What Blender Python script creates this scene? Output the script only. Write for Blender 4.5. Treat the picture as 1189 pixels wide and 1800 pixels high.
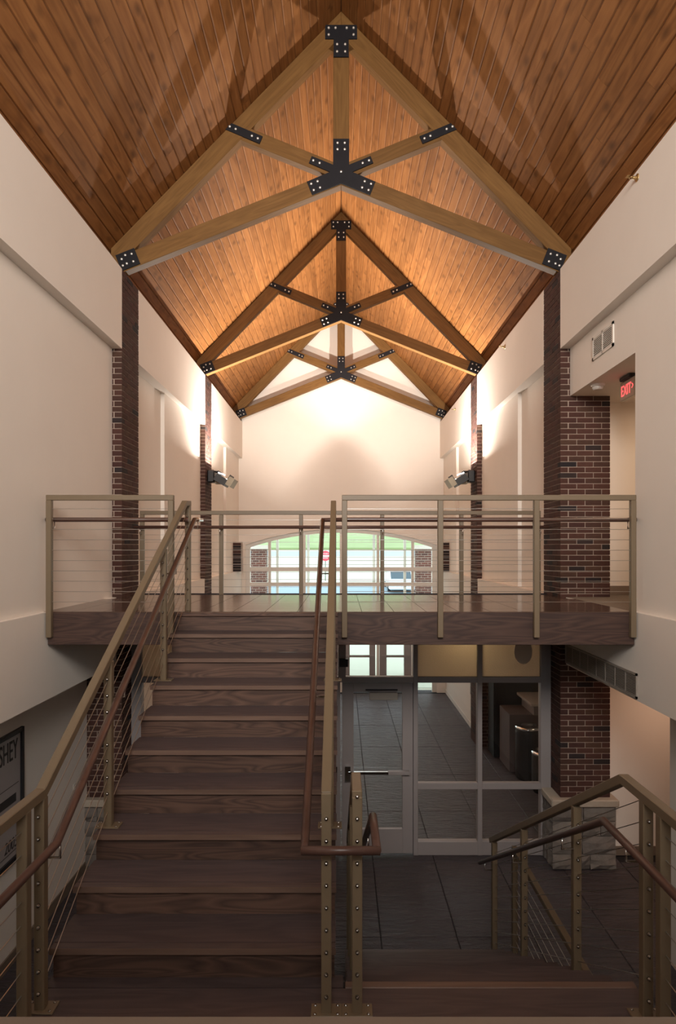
import bpy, bmesh, math, random
from mathutils import Vector, Matrix
random.seed(7)
for o in list(bpy.data.objects):
    bpy.data.objects.remove(o)
scene = bpy.context.scene
COL = scene.collection

# ---------------------------------------------------------------- camera, sky, light, exposure
ZE = 3.931                      # eye height above the lower floor
F = 1125.0                      # focal length in pixels of the 1189 x 1800 frame
cam_d = bpy.data.cameras.new('camera')
cam = bpy.data.objects.new('camera', cam_d)
COL.objects.link(cam)
cam.location = (0, 0, ZE)
cam.rotation_euler = (math.radians(90), 0, 0)
cam_d.sensor_fit = 'VERTICAL'
cam_d.sensor_height = 36.0
cam_d.lens = F / 1800 * 36
cam_d.shift_x = -5.5 / 1800
cam_d.shift_y = 64 / 1800
cam_d.clip_start = 0.05
cam_d.clip_end = 500
scene.camera = cam

world = bpy.data.worlds.new('world')
scene.world = world
world.use_nodes = True
bg = world.node_tree.nodes['Background']
bg.inputs['Color'].default_value = (0.86, 0.95, 1.0, 1)
bg.inputs['Strength'].default_value = 3.0

def area(name, loc, direction, sx, sy, power, color, spread=180):
    d = bpy.data.lights.new(name, 'AREA')
    d.shape = 'RECTANGLE'
    d.size, d.size_y = sx, sy
    d.energy = power
    d.color = color
    d.spread = math.radians(spread)
    o = bpy.data.objects.new(name, d)
    COL.objects.link(o)
    o.location = loc
    o.rotation_euler = Vector(direction).to_track_quat('-Z', 'Y').to_euler()
    return o

FLOOD_W = 485
# fill light added behind the viewer to lift the near walls and ceiling
area('rear_fill', (0, -2.55, 7.5), (0, 1, 0.0), 3.0, 2.4, 315, (1.0, 0.92, 0.84), 98)
# warm ceiling lamps in the side corridors and behind the lobby glass
area('corridor_lamp', (4.5, 7.2, 5.74), (0, 0, -1), 0.5, 0.5, 20, (1.0, 0.70, 0.46))
area('corridor_lamp', (4.15, 7.35, 2.46), (0, 0, -1), 0.35, 0.35, 9, (1.0, 0.62, 0.42))
area('alcove_lamp', (3.9, 10.4, 2.40), (0, 0, -1), 0.4, 0.4, 1.5, (1.0, 0.75, 0.5))
area('lobby_lamp', (1.62, 8.62, 2.98), (0, -0.35, -1), 0.12, 0.12, 3.2, (1.0, 0.78, 0.45))

vs = scene.view_settings
vs.view_transform = 'Standard'
vs.look = 'None'
vs.gamma = 1.0
vs.use_curve_mapping = False
vs.exposure = 0.0

# ---------------------------------------------------------------- helpers
def put(o, label=None, cat=None, group=None, kind=None):
    if label: o['label'] = label
    if cat: o['category'] = cat
    if group: o['group'] = group
    if kind: o['kind'] = kind
    return o

def attach(o, parent):
    if parent is not None:
        o.parent = parent
        o.matrix_parent_inverse = Matrix.Translation(-parent.location)

def empty(name, loc, label, cat, group=None, kind=None):
    o = bpy.data.objects.new(name, None)
    o.empty_display_size = 0.1
    COL.objects.link(o)
    o.location = loc
    return put(o, label, cat, group, kind)

def obj(name, bm, mats, parent=None, smooth=False, loc=None):
    me = bpy.data.meshes.new(name)
    bmesh.ops.recalc_face_normals(bm, faces=bm.faces)
    bm.to_mesh(me)
    bm.free()
    for m in (mats if isinstance(mats, (list, tuple)) else [mats]):
        me.materials.append(m)
    if smooth:
        for p in me.polygons: p.use_smooth = True
    o = bpy.data.objects.new(name, me)
    COL.objects.link(o)
    if loc is not None: o.location = loc
    attach(o, parent)
    return o

def inst(name, me, parent, loc, scale=None, rot=None):
    o = bpy.data.objects.new(name, me)
    COL.objects.link(o)
    o.location = loc
    if scale is not None: o.scale = scale
    if rot is not None: o.rotation_euler = rot
    attach(o, parent)
    return o

def bx(bm, x0, x1, y0, y1, z0, z1, mi=0):
    v = [bm.verts.new(p) for p in ((x0,y0,z0),(x1,y0,z0),(x1,y1,z0),(x0,y1,z0),(x0,y0,z1),(x1,y0,z1),(x1,y1,z1),(x0,y1,z1))]
    for f in ((0,3,2,1),(4,5,6,7),(0,1,5,4),(1,2,6,5),(2,3,7,6),(3,0,4,7)):
        fc = bm.faces.new([v[i] for i in f]); fc.material_index = mi

def box(name, x0, x1, y0, y1, z0, z1, mat, parent=None, bevel=0.0):
    """one box object, its origin at its own centre"""
    x0, x1 = min(x0, x1), max(x0, x1)
    c = Vector(((x0+x1)/2, (y0+y1)/2, (z0+z1)/2))
    bm = bmesh.new()
    bx(bm, x0-c.x, x1-c.x, y0-c.y, y1-c.y, z0-c.z, z1-c.z)
    if bevel: bmesh.ops.bevel(bm, geom=bm.edges[:], offset=bevel, segments=1, affect='EDGES')
    return obj(name, bm, mat, parent, loc=c)

def sbox(name, x0, x1, y0, y1, z0, z1, mat, label=None, parent=None):
    o = box(name, x0, x1, y0, y1, z0, z1, mat, parent)
    if parent is None: put(o, label, None, None, 'structure')
    return o

def frame_of(p, q, up=Vector((0,0,1))):
    """local frame: X along p->q"""
    x = (Vector(q)-Vector(p)).normalized()
    if abs(x.dot(up)) > 0.999: up = Vector((0,1,0))
    y = up.cross(x).normalized()
    z = x.cross(y)
    return Matrix((x, y, z)).transposed().to_4x4()

def beam(name, p, q, wy, wz, mat, parent=None, bevel=0.004, ext=0.0):
    """rectangular bar from p to q; wy across, wz 'up'"""
    p, q = Vector(p), Vector(q)
    L = (q-p).length/2 + ext
    bm = bmesh.new()
    bx(bm, -L, L, -wy/2, wy/2, -wz/2, wz/2)
    if bevel: bmesh.ops.bevel(bm, geom=bm.edges[:], offset=bevel, segments=1, affect='EDGES')
    o = obj(name, bm, mat)
    M = frame_of(p, q)
    o.matrix_world = Matrix.Translation((p+q)/2) @ M
    attach(o, parent)
    return o

def tube_bm(pts, r, seg=10):
    pts = [Vector(p) for p in pts]
    bm = bmesh.new()
    rings = []
    n = len(pts)
    for i, p in enumerate(pts):
        if i == 0: t = pts[1]-pts[0]
        elif i == n-1: t = pts[-1]-pts[-2]
        else: t = (pts[i]-pts[i-1]).normalized() + (pts[i+1]-pts[i]).normalized()
        t.normalize()
        k = 1.0
        if 0 < i < n-1:
            k = 1/max(0.5, t.dot((pts[i]-pts[i-1]).normalized()))
        ref = Vector((0,0,1)) if abs(t.z) < 0.95 else Vector((0,1,0))
        a = ref.cross(t).normalized(); b = t.cross(a)
        rings.append([bm.verts.new(p + a*math.cos(j/seg*2*math.pi)*r + b*math.sin(j/seg*2*math.pi)*r*k) for j in range(seg)])
    for A, B in zip(rings, rings[1:]):
        for j in range(seg):
            bm.faces.new((A[j], A[(j+1)%seg], B[(j+1)%seg], B[j]))
    bm.faces.new(rings[0][::-1]); bm.faces.new(rings[-1])
    return bm

def tube(name, pts, r, mat, parent=None, seg=10, smooth=True):
    c = Vector(pts[0])
    bm = tube_bm([Vector(p)-c for p in pts], r, seg)
    o = obj(name, bm, mat, parent, loc=c)
    for pl in o.data.polygons: pl.use_smooth = smooth and len(pl.vertices) == 4
    return o

def lathe_bm(prof, seg=20):
    """prof: list of (r, z)"""
    bm = bmesh.new()
    rings = []
    for r, z in prof:
        rings.append([bm.verts.new((r*math.cos(j/seg*2*math.pi), r*math.sin(j/seg*2*math.pi), z)) for j in range(seg)])
    for A, B in zip(rings, rings[1:]):
        for j in range(seg):
            bm.faces.new((A[j], A[(j+1)%seg], B[(j+1)%seg], B[j]))
    bm.faces.new(rings[0][::-1]); bm.faces.new(rings[-1])
    return bm

def prism(name, pts, y0, y1, mat, parent=None, ang=0.0, bevel=0.0):
    """polygon in the XZ plane extruded from y0 to y1; ang: direction of the local X axis (grain) in that plane"""
    cx = sum(p[0] for p in pts)/len(pts); cz = sum(p[1] for p in pts)/len(pts)
    ca, sa = math.cos(ang), math.sin(ang)
    bm = bmesh.new()
    h = (y1-y0)/2
    A, B = [], []
    for x, z in pts:
        dx, dz = x-cx, z-cz
        lx, lz = dx*ca + dz*sa, -dx*sa + dz*ca
        A.append(bm.verts.new((lx, -h, lz))); B.append(bm.verts.new((lx, h, lz)))
    bm.faces.new(A); bm.faces.new(B[::-1])
    n = len(pts)
    for i in range(n):
        bm.faces.new((A[i], B[i], B[(i+1)%n], A[(i+1)%n]))
    if bevel: bmesh.ops.bevel(bm, geom=bm.edges[:], offset=bevel, segments=1, affect='EDGES')
    o = obj(name, bm, mat)
    o.location = (cx, (y0+y1)/2, cz)
    o.rotation_euler = (0, -ang, 0)
    attach(o, parent)
    return o

def prism_x(name, pts, x0, x1, mat, parent=None):
    """polygon in the YZ plane extruded along X; origin at its centre"""
    cy = sum(p[0] for p in pts)/len(pts); cz = sum(p[1] for p in pts)/len(pts)
    h = (x1-x0)/2
    bm = bmesh.new()
    A = [bm.verts.new((-h, y-cy, z-cz)) for y, z in pts]
    B = [bm.verts.new((h, y-cy, z-cz)) for y, z in pts]
    bm.faces.new(A); bm.faces.new(B[::-1])
    n = len(pts)
    for i in range(n):
        bm.faces.new((A[i], B[i], B[(i+1)%n], A[(i+1)%n]))
    return obj(name, bm, mat, parent, loc=((x0+x1)/2, cy, cz))

# ---------------------------------------------------------------- materials
def mat_new(name):
    m = bpy.data.materials.new(name); m.use_nodes = True
    nt = m.node_tree
    b = nt.nodes['Principled BSDF']
    return m, nt, b

def N(nt, t, **kw):
    n = nt.nodes.new(t)
    for k, v in kw.items(): setattr(n, k, v)
    return n

def plain(name, col, rough=0.6, metal=0.0, noise=0.0, scale=8.0, bump=0.0, bscale=60.0, spec=0.5):
    m, nt, b = mat_new(name)
    b.inputs['Roughness'].default_value = rough
    b.inputs['Metallic'].default_value = metal
    b.inputs['Specular IOR Level'].default_value = spec
    tc = N(nt, 'ShaderNodeTexCoord')
    ns = N(nt, 'ShaderNodeTexNoise'); ns.inputs['Scale'].default_value = scale; ns.inputs['Detail'].default_value = 5
    nt.links.new(tc.outputs['Object'], ns.inputs['Vector'])
    mx = N(nt, 'ShaderNodeMix', data_type='RGBA')
    mx.inputs[6].default_value = (*[c*(1-noise) for c in col], 1)
    mx.inputs[7].default_value = (*[min(1, c*(1+noise)) for c in col], 1)
    nt.links.new(ns.outputs['Fac'], mx.inputs[0])
    nt.links.new(mx.outputs[2], b.inputs['Base Color'])
    if bump:
        n2 = N(nt, 'ShaderNodeTexNoise'); n2.inputs['Scale'].default_value = bscale; n2.inputs['Detail'].default_value = 3
        nt.links.new(tc.outputs['Object'], n2.inputs['Vector'])
        bp = N(nt, 'ShaderNodeBump'); bp.inputs['Strength'].default_value = bump; bp.inputs['Distance'].default_value = 0.01
        nt.links.new(n2.outputs['Fac'], bp.inputs['Height'])
        nt.links.new(bp.outputs['Normal'], b.inputs['Normal'])
    return m

def wood(name, dark, light, grain_axis, rough=0.45, vary=0.25, knots=True, gs=1.0, spec=0.4, world=False, bump=0.06, figure=0.5, bands=9.0):
    """grain runs along grain_axis (0,1,2) of the object's own coordinates"""
    m, nt, b = mat_new(name)
    b.inputs['Roughness'].default_value = rough
    b.inputs['Specular IOR Level'].default_value = spec
    tc = N(nt, 'ShaderNodeTexCoord')
    oi = N(nt, 'ShaderNodeObjectInfo')
    off = N(nt, 'ShaderNodeVectorMath', operation='SCALE'); off.inputs[0].default_value = (37, 53, 71)
    nt.links.new(oi.outputs['Random'], off.inputs['Scale'])
    add = N(nt, 'ShaderNodeVectorMath', operation='ADD')
    nt.links.new(tc.outputs['Object'], add.inputs[0]); nt.links.new(off.outputs[0], add.inputs[1])
    sc = [26*gs]*3; sc[grain_axis] = 1.3*gs
    mul = N(nt, 'ShaderNodeVectorMath', operation='MULTIPLY'); mul.inputs[1].default_value = sc
    nt.links.new(add.outputs[0], mul.inputs[0])
    n1 = N(nt, 'ShaderNodeTexNoise'); n1.inputs['Scale'].default_value = 1.0; n1.inputs['Detail'].default_value = 6; n1.inputs['Roughness'].default_value = 0.65
    nt.links.new(mul.outputs[0], n1.inputs['Vector'])
    # cathedral figure: slower distorted bands
    sc2 = [7*gs]*3; sc2[grain_axis] = 0.9*gs
    mul2 = N(nt, 'ShaderNodeVectorMath', operation='MULTIPLY'); mul2.inputs[1].default_value = sc2
    nt.links.new(add.outputs[0], mul2.inputs[0])
    wv = N(nt, 'ShaderNodeTexNoise'); wv.inputs['Scale'].default_value = 1.0; wv.inputs['Detail'].default_value = 1; wv.inputs['Distortion'].default_value = 0.6
    nt.links.new(mul2.outputs[0], wv.inputs['Vector'])
    mm = N(nt, 'ShaderNodeMath', operation='MULTIPLY'); mm.inputs[1].default_value = bands
    nt.links.new(wv.outputs['Fac'], mm.inputs[0])
    fr = N(nt, 'ShaderNodeMath', operation='PINGPONG'); fr.inputs[1].default_value = 1.0
    nt.links.new(mm.outputs[0], fr.inputs[0])
    mixf = N(nt, 'ShaderNodeMix', data_type='FLOAT'); mixf.inputs[0].default_value = figure*0.6
    nt.links.new(n1.outputs['Fac'], mixf.inputs[2]); nt.links.new(fr.outputs[0], mixf.inputs[3])
    rp = N(nt, 'ShaderNodeValToRGB')
    rp.color_ramp.elements[0].position = 0.2; rp.color_ramp.elements[0].color = (*dark, 1)
    rp.color_ramp.elements[1].position = 0.8; rp.color_ramp.elements[1].color = (*light, 1)
    nt.links.new(mixf.outputs[0], rp.inputs['Fac'])
    last = rp.outputs['Color']
    if knots:
        sc3 = [6.5]*3; sc3[grain_axis] = 3.2
        mul3 = N(nt, 'ShaderNodeVectorMath', operation='MULTIPLY'); mul3.inputs[1].default_value = sc3
        nt.links.new(add.outputs[0], mul3.inputs[0])
        vo = N(nt, 'ShaderNodeTexVoronoi'); vo.inputs['Scale'].default_value = 1.0
        nt.links.new(mul3.outputs[0], vo.inputs['Vector'])
        mr = N(nt, 'ShaderNodeMapRange'); mr.inputs[1].default_value = 0.06; mr.inputs[2].default_value = 0.30; mr.inputs[3].default_value = 0.75; mr.inputs[4].default_value = 0.0
        nt.links.new(vo.outputs['Distance'], mr.inputs[0])
        mk = N(nt, 'ShaderNodeMix', data_type='RGBA'); mk.inputs[7].default_value = (*[c*0.55 for c in dark], 1)
        nt.links.new(mr.outputs[0], mk.inputs[0]); nt.links.new(last, mk.inputs[6])
        last = mk.outputs[2]
    hv = N(nt, 'ShaderNodeHueSaturation')
    mr2 = N(nt, 'ShaderNodeMapRange'); mr2.inputs[3].default_value = 1-vary; mr2.inputs[4].default_value = 1+vary
    nt.links.new(oi.outputs['Random'], mr2.inputs[0])
    nt.links.new(mr2.outputs[0], hv.inputs['Value'])
    nt.links.new(last, hv.inputs['Color'])
    nt.links.new(hv.outputs['Color'], b.inputs['Base Color'])
    if bump:
        bp = N(nt, 'ShaderNodeBump'); bp.inputs['Strength'].default_value = bump; bp.inputs['Distance'].default_value = 0.01
        nt.links.new(n1.outputs['Fac'], bp.inputs['Height']); nt.links.new(bp.outputs['Normal'], b.inputs['Normal'])
    return m

def vary_mat(name, cols, rough=0.85, nscale=14, bump=0.3, bscale=40, spec=0.3, world=False):
    """colour picked per object from cols, mottled"""
    m, nt, b = mat_new(name)
    b.inputs['Roughness'].default_value = rough
    b.inputs['Specular IOR Level'].default_value = spec
    tc = N(nt, 'ShaderNodeTexCoord'); oi = N(nt, 'ShaderNodeObjectInfo')
    src = tc.outputs['Object']
    if world:
        g = N(nt, 'ShaderNodeNewGeometry'); src = g.outputs['Position']
    rp = N(nt, 'ShaderNodeValToRGB'); rp.color_ramp.interpolation = 'LINEAR'
    els = rp.color_ramp.elements
    while len(els) < len(cols): els.new(0.5)
    for i, c in enumerate(cols):
        els[i].position = i/max(1, len(cols)-1); els[i].color = (*c, 1)
    nt.links.new(oi.outputs['Random'], rp.inputs['Fac'])
    ns = N(nt, 'ShaderNodeTexNoise'); ns.inputs['Scale'].default_value = nscale; ns.inputs['Detail'].default_value = 6
    nt.links.new(src, ns.inputs['Vector'])
    mr = N(nt, 'ShaderNodeMapRange'); mr.inputs[3].default_value = 0.7; mr.inputs[4].default_value = 1.3
    nt.links.new(ns.outputs['Fac'], mr.inputs[0])
    hv = N(nt, 'ShaderNodeHueSaturation')
    nt.links.new(rp.outputs['Color'], hv.inputs['Color']); nt.links.new(mr.outputs[0], hv.inputs['Value'])
    nt.links.new(hv.outputs['Color'], b.inputs['Base Color'])
    n2 = N(nt, 'ShaderNodeTexNoise'); n2.inputs['Scale'].default_value = bscale; n2.inputs['Detail'].default_value = 5
    nt.links.new(src, n2.inputs['Vector'])
    bp = N(nt, 'ShaderNodeBump'); bp.inputs['Strength'].default_value = bump; bp.inputs['Distance'].default_value = 0.01
    nt.links.new(n2.outputs['Fac'], bp.inputs['Height']); nt.links.new(bp.outputs['Normal'], b.inputs['Normal'])
    return m, nt, b, bp, src

def slate_mat():
    m, nt, b, bp, src = vary_mat('stamped_slate', [(0.060,0.048,0.053),(0.078,0.063,0.067),(0.067,0.056,0.062)], rough=0.42, spec=0.35, nscale=3, world=True)
    mul = N(nt, 'ShaderNodeVectorMath', operation='MULTIPLY'); mul.inputs[1].default_value = (2.2, 9.0, 1)
    nt.links.new(src, mul.inputs[0])
    n3 = N(nt, 'ShaderNodeTexNoise'); n3.inputs['Scale'].default_value = 1.6; n3.inputs['Detail'].default_value = 7; n3.inputs['Roughness'].default_value = 0.6; n3.inputs['Distortion'].default_value = 0.8
    nt.links.new(mul.outputs[0], n3.inputs['Vector'])
    nt.links.new(n3.outputs['Fac'], bp.inputs['Height'])
    bp.inputs['Strength'].default_value = 1.0; bp.inputs['Distance'].default_value = 0.05
    return m

def glass_mat(name, tint=(1,1,1), refl=0.9):
    m = bpy.data.materials.new(name); m.use_nodes = True
    nt = m.node_tree; nt.nodes.clear()
    out = N(nt, 'ShaderNodeOutputMaterial')
    tr = N(nt, 'ShaderNodeBsdfTransparent'); tr.inputs['Color'].default_value = (*tint, 1)
    gl = N(nt, 'ShaderNodeBsdfGlossy'); gl.inputs['Roughness'].default_value = 0.02
    fr = N(nt, 'ShaderNodeFresnel'); fr.inputs['IOR'].default_value = 1.45
    ml = N(nt, 'ShaderNodeMath', operation='MULTIPLY'); ml.inputs[1].default_value = refl
    nt.links.new(fr.outputs[0], ml.inputs[0])
    mx = N(nt, 'ShaderNodeMixShader')
    nt.links.new(ml.outputs[0], mx.inputs[0]); nt.links.new(tr.outputs[0], mx.inputs[1]); nt.links.new(gl.outputs[0], mx.inputs[2])
    nt.links.new(mx.outputs[0], out.inputs['Surface'])
    return m

def frosted_mat():
    m = bpy.data.materials.new('frosted_glass'); m.use_nodes = True
    nt = m.node_tree; nt.nodes.clear()
    out = N(nt, 'ShaderNodeOutputMaterial')
    df = N(nt, 'ShaderNodeBsdfDiffuse'); df.inputs['Color'].default_value = (0.42, 0.385, 0.35, 1)
    tl = N(nt, 'ShaderNodeBsdfTranslucent'); tl.inputs['Color'].default_value = (0.70, 0.63, 0.53, 1)
    tc = N(nt, 'ShaderNodeTexCoord')
    ns = N(nt, 'ShaderNodeTexNoise'); ns.inputs['Scale'].default_value = 90; ns.inputs['Detail'].default_value = 2
    nt.links.new(tc.outputs['Object'], ns.inputs['Vector'])
    bp = N(nt, 'ShaderNodeBump'); bp.inputs['Strength'].default_value = 0.5; bp.inputs['Distance'].default_value = 0.01
    nt.links.new(ns.outputs['Fac'], bp.inputs['Height'])
    nt.links.new(bp.outputs['Normal'], df.inputs['Normal']); nt.links.new(bp.outputs['Normal'], tl.inputs['Normal'])
    mx = N(nt, 'ShaderNodeMixShader'); mx.inputs[0].default_value = 0.7
    nt.links.new(df.outputs[0], mx.inputs[1]); nt.links.new(tl.outputs[0], mx.inputs[2])
    nt.links.new(mx.outputs[0], out.inputs['Surface'])
    return m

def emit(name, col, s):
    m, nt, b = mat_new(name)
    b.inputs['Base Color'].default_value = (*col, 1)
    b.inputs['Emission Color'].default_value = (*col, 1)
    b.inputs['Emission Strength'].default_value = s
    return m

def far_brick_mat():
    m, nt, b = mat_new('far_brick')
    b.inputs['Roughness'].default_value = 0.9
    tc = N(nt, 'ShaderNodeTexCoord')
    sp = N(nt, 'ShaderNodeSeparateXYZ'); nt.links.new(tc.outputs['Object'], sp.inputs[0])
    ad = N(nt, 'ShaderNodeMath', operation='ADD'); nt.links.new(sp.outputs['X'], ad.inputs[0]); nt.links.new(sp.outputs['Y'], ad.inputs[1])
    cb = N(nt, 'ShaderNodeCombineXYZ'); nt.links.new(ad.outputs[0], cb.inputs['X']); nt.links.new(sp.outputs['Z'], cb.inputs['Y'])
    br = N(nt, 'ShaderNodeTexBrick'); br.inputs['Scale'].default_value = 1.0
    br.inputs['Brick Width'].default_value = 0.203; br.inputs['Row Height'].default_value = 0.0677; br.inputs['Mortar Size'].default_value = 0.006
    br.inputs['Color1'].default_value = (0.16, 0.06, 0.045, 1); br.inputs['Color2'].default_value = (0.09, 0.045, 0.04, 1); br.inputs['Mortar'].default_value = (0.4, 0.33, 0.28, 1)
    nt.links.new(cb.outputs[0], br.inputs['Vector']); nt.links.new(br.outputs['Color'], b.inputs['Base Color'])
    return m

M_WALL = plain('cream_wall_paint', (0.84, 0.768, 0.695), 0.85, noise=0.03, scale=2.5, bump=0.04, bscale=90, spec=0.2)
M_TRIM = plain('white_trim_paint', (0.74, 0.70, 0.64), 0.5, noise=0.03)
M_RAIL = plain('beige_rail_paint', (0.163, 0.118, 0.072), 0.45, noise=0.04, scale=20)
M_SILL = plain('sill_paint', (0.20, 0.148, 0.11), 0.6, noise=0.06, scale=12)
M_STEEL = plain('cable_steel', (0.55, 0.53, 0.50), 0.28, metal=1.0)
M_CHROME = plain('chrome', (0.8, 0.8, 0.8), 0.12, metal=1.0)
M_BLACK = plain('black_plate', (0.013, 0.0125, 0.0155), 0.6, noise=0.2, spec=0.2)
M_BLACKP = plain('black_plastic', (0.016, 0.016, 0.018), 0.4)
M_FIT = plain('fitting_steel', (0.30, 0.28, 0.26), 0.25, metal=1.0)
M_BOLT = plain('bolt_head', (0.75, 0.72, 0.66), 0.3, metal=0.6)
M_DARK = plain('dark_gap', (0.012, 0.011, 0.012), 0.9)
M_PLANK = wood('ceiling_plank', (0.188, 0.071, 0.019), (0.318, 0.137, 0.043), 1, rough=0.6, vary=0.13, knots=True, spec=0.18)
M_BEAM = wood('glulam_beam', (0.118, 0.056, 0.016), (0.205, 0.105, 0.033), 0, rough=0.6, vary=0.08, knots=False, gs=1.2, spec=0.2, figure=0.35)
M_DECK = wood('roof_deck', (0.14, 0.055, 0.02), (0.2, 0.09, 0.035), 1, vary=0.0, knots=False)
M_TREAD = wood('oak_tread', (0.056, 0.040, 0.041), (0.094, 0.065, 0.062), 0, rough=0.45, vary=0.15, knots=False, figure=0.6, gs=1.6)
M_RISER = wood('oak_riser', (0.048, 0.027, 0.021), (0.118, 0.066, 0.047), 0, rough=0.5, vary=0.2, knots=False, figure=0.8, gs=1.3, bands=20)
M_NOSE = wood('oak_nosing', (0.10, 0.060, 0.045), (0.19, 0.118, 0.088), 0, rough=0.45, vary=0.1, knots=False, figure=0.3)
M_FASCIA = wood('oak_fascia', (0.037, 0.0195, 0.016), (0.083, 0.045, 0.034), 0, rough=0.5, vary=0.05, knots=False, figure=0.8, gs=1.2, bands=20)
M_HAND = wood('handrail_wood', (0.055, 0.026, 0.020), (0.12, 0.062, 0.046), 0, rough=0.35, vary=0.1, knots=False, figure=0.3)
M_HANDY = wood('handrail_wood_long', (0.055, 0.026, 0.020), (0.12, 0.062, 0.046), 1, rough=0.35, vary=0.1, knots=False, figure=0.3)
M_MORTAR = plain('mortar', (0.40, 0.305, 0.25), 0.95, noise=0.15, scale=40, bump=0.3, bscale=120)
BR = []
for i, cols in enumerate(([(0.061,0.0255,0.0195),(0.077,0.033,0.025),(0.052,0.022,0.019)],
                          [(0.067,0.034,0.024),(0.058,0.027,0.021),(0.080,0.041,0.028)],
                          [(0.022,0.017,0.017),(0.034,0.022,0.021),(0.017,0.015,0.018)])):
    BR.append(vary_mat('brick_%s' % ('red', 'brown', 'dark')[i], cols, nscale=3, bump=0.5, bscale=8)[0])
M_STONE = vary_mat('rough_stone', [(0.15,0.128,0.115),(0.22,0.19,0.165),(0.18,0.155,0.14)], rough=0.95, nscale=9, bump=1.0, bscale=14)[0]
M_CAP = plain('cast_stone', (0.42, 0.35, 0.28), 0.85, noise=0.08, scale=20, bump=0.2)
M_SLATE = slate_mat()
M_GROUT = plain('floor_joint', (0.014, 0.012, 0.013), 0.9)
M_TILE = vary_mat('bridge_tile', [(0.085,0.050,0.037),(0.10,0.06,0.043),(0.075,0.045,0.034)], rough=0.14, nscale=5, bump=0.05, bscale=12, spec=0.6)[0]
M_TGROUT = plain('bridge_grout', (0.05, 0.036, 0.03), 0.7)
M_CARPET = plain('speckled_carpet', (0.18, 0.145, 0.115), 0.95, noise=0.6, scale=120, bump=0.5, bscale=160)
M_ALU = plain('storefront_paint', (0.30, 0.265, 0.26), 0.5, noise=0.03, scale=10)
M_GLASS = glass_mat('clear_glass', (0.97, 0.98, 0.98), 0.75)
M_WGLASS = glass_mat('window_glass', (0.97, 1.0, 1.0), 0.4)
M_FROST = frosted_mat()
M_FARBRICK = far_brick_mat()
M_LENS = emit('flood_lens', (1.0, 0.86, 0.66), 9.0)
M_VISOR = plain('lamp_visor', (0.30, 0.25, 0.18), 0.4, metal=0.3)
M_RED = emit('exit_letters', (1.0, 0.10, 0.10), 1.5)
M_BRASS = plain('brass', (0.45, 0.30, 0.13), 0.35, metal=0.8)
M_WHITEP = plain('white_plastic', (0.75, 0.71, 0.65), 0.4)
M_GRILLE = plain('grille_paint', (0.30, 0.26, 0.225), 0.5)

# ---------------------------------------------------------------- key levels
ZB = 3.332            # bridge floor
ZL = 1.666            # stair landing
ZS = ZE + 2.45        # soffit of the upper wall
ZW = ZE + 3.43        # top of the side walls
ZR = ZE + 6.72        # ridge of the ceiling
SL = 1.03             # roof slope
ZSP = ZE - 1.42       # underside of the spandrel
ZC = ZE + 1.87        # corridor ceiling (upper)
XF = 2.69             # inner face of the upper wall and of the brick piers
XS = 2.76             # spandrel face
XL = 3.12             # lower recessed wall
XO = 3.75             # outside of the walls
YB = 17.42            # back wall
P1 = (7.85, 8.49)
P2 = (12.66, 13.27)
T_ST, R_ST = 0.2954, 0.1666

# ---------------------------------------------------------------- floor of the lower hall, slab by slab
floor = sbox('floor', -6.0, 6.0, -3.0, YB+0.4, -0.2, -0.012, M_GROUT, 'dark stamped slate floor of the lower hall')
SLAB = 0.775
bm = bmesh.new()
bx(bm, -SLAB/2+0.003, SLAB/2-0.003, -SLAB+0.003, SLAB-0.003, -0.02, 0.012)
bmesh.ops.bevel(bm, geom=[e for e in bm.edges if all(v.co.z > 0 for v in e.verts)], offset=0.006, segments=1, affect='EDGES')
slab0 = obj('slab', bm, M_SLATE, floor)
slab_me = slab0.data
first = True
for i in range(-4, 6):
    for j in range(8):
        x = 0.40 - SLAB/2 + i*SLAB; y = 5.70 + j*2*SLAB
        if abs(x) > 3.3 and not (x > 0 and (5.7 < y < 8.6 or 8.8 < y < 12.6)): continue
        if x < -2.9 and y > 8.2: continue
        if first:
            slab0.location = (x, y, -0.012); first = False
        else:
            inst('slab', slab_me, floor, (x, y, -0.012 + random.uniform(-0.001, 0.001)))

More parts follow.
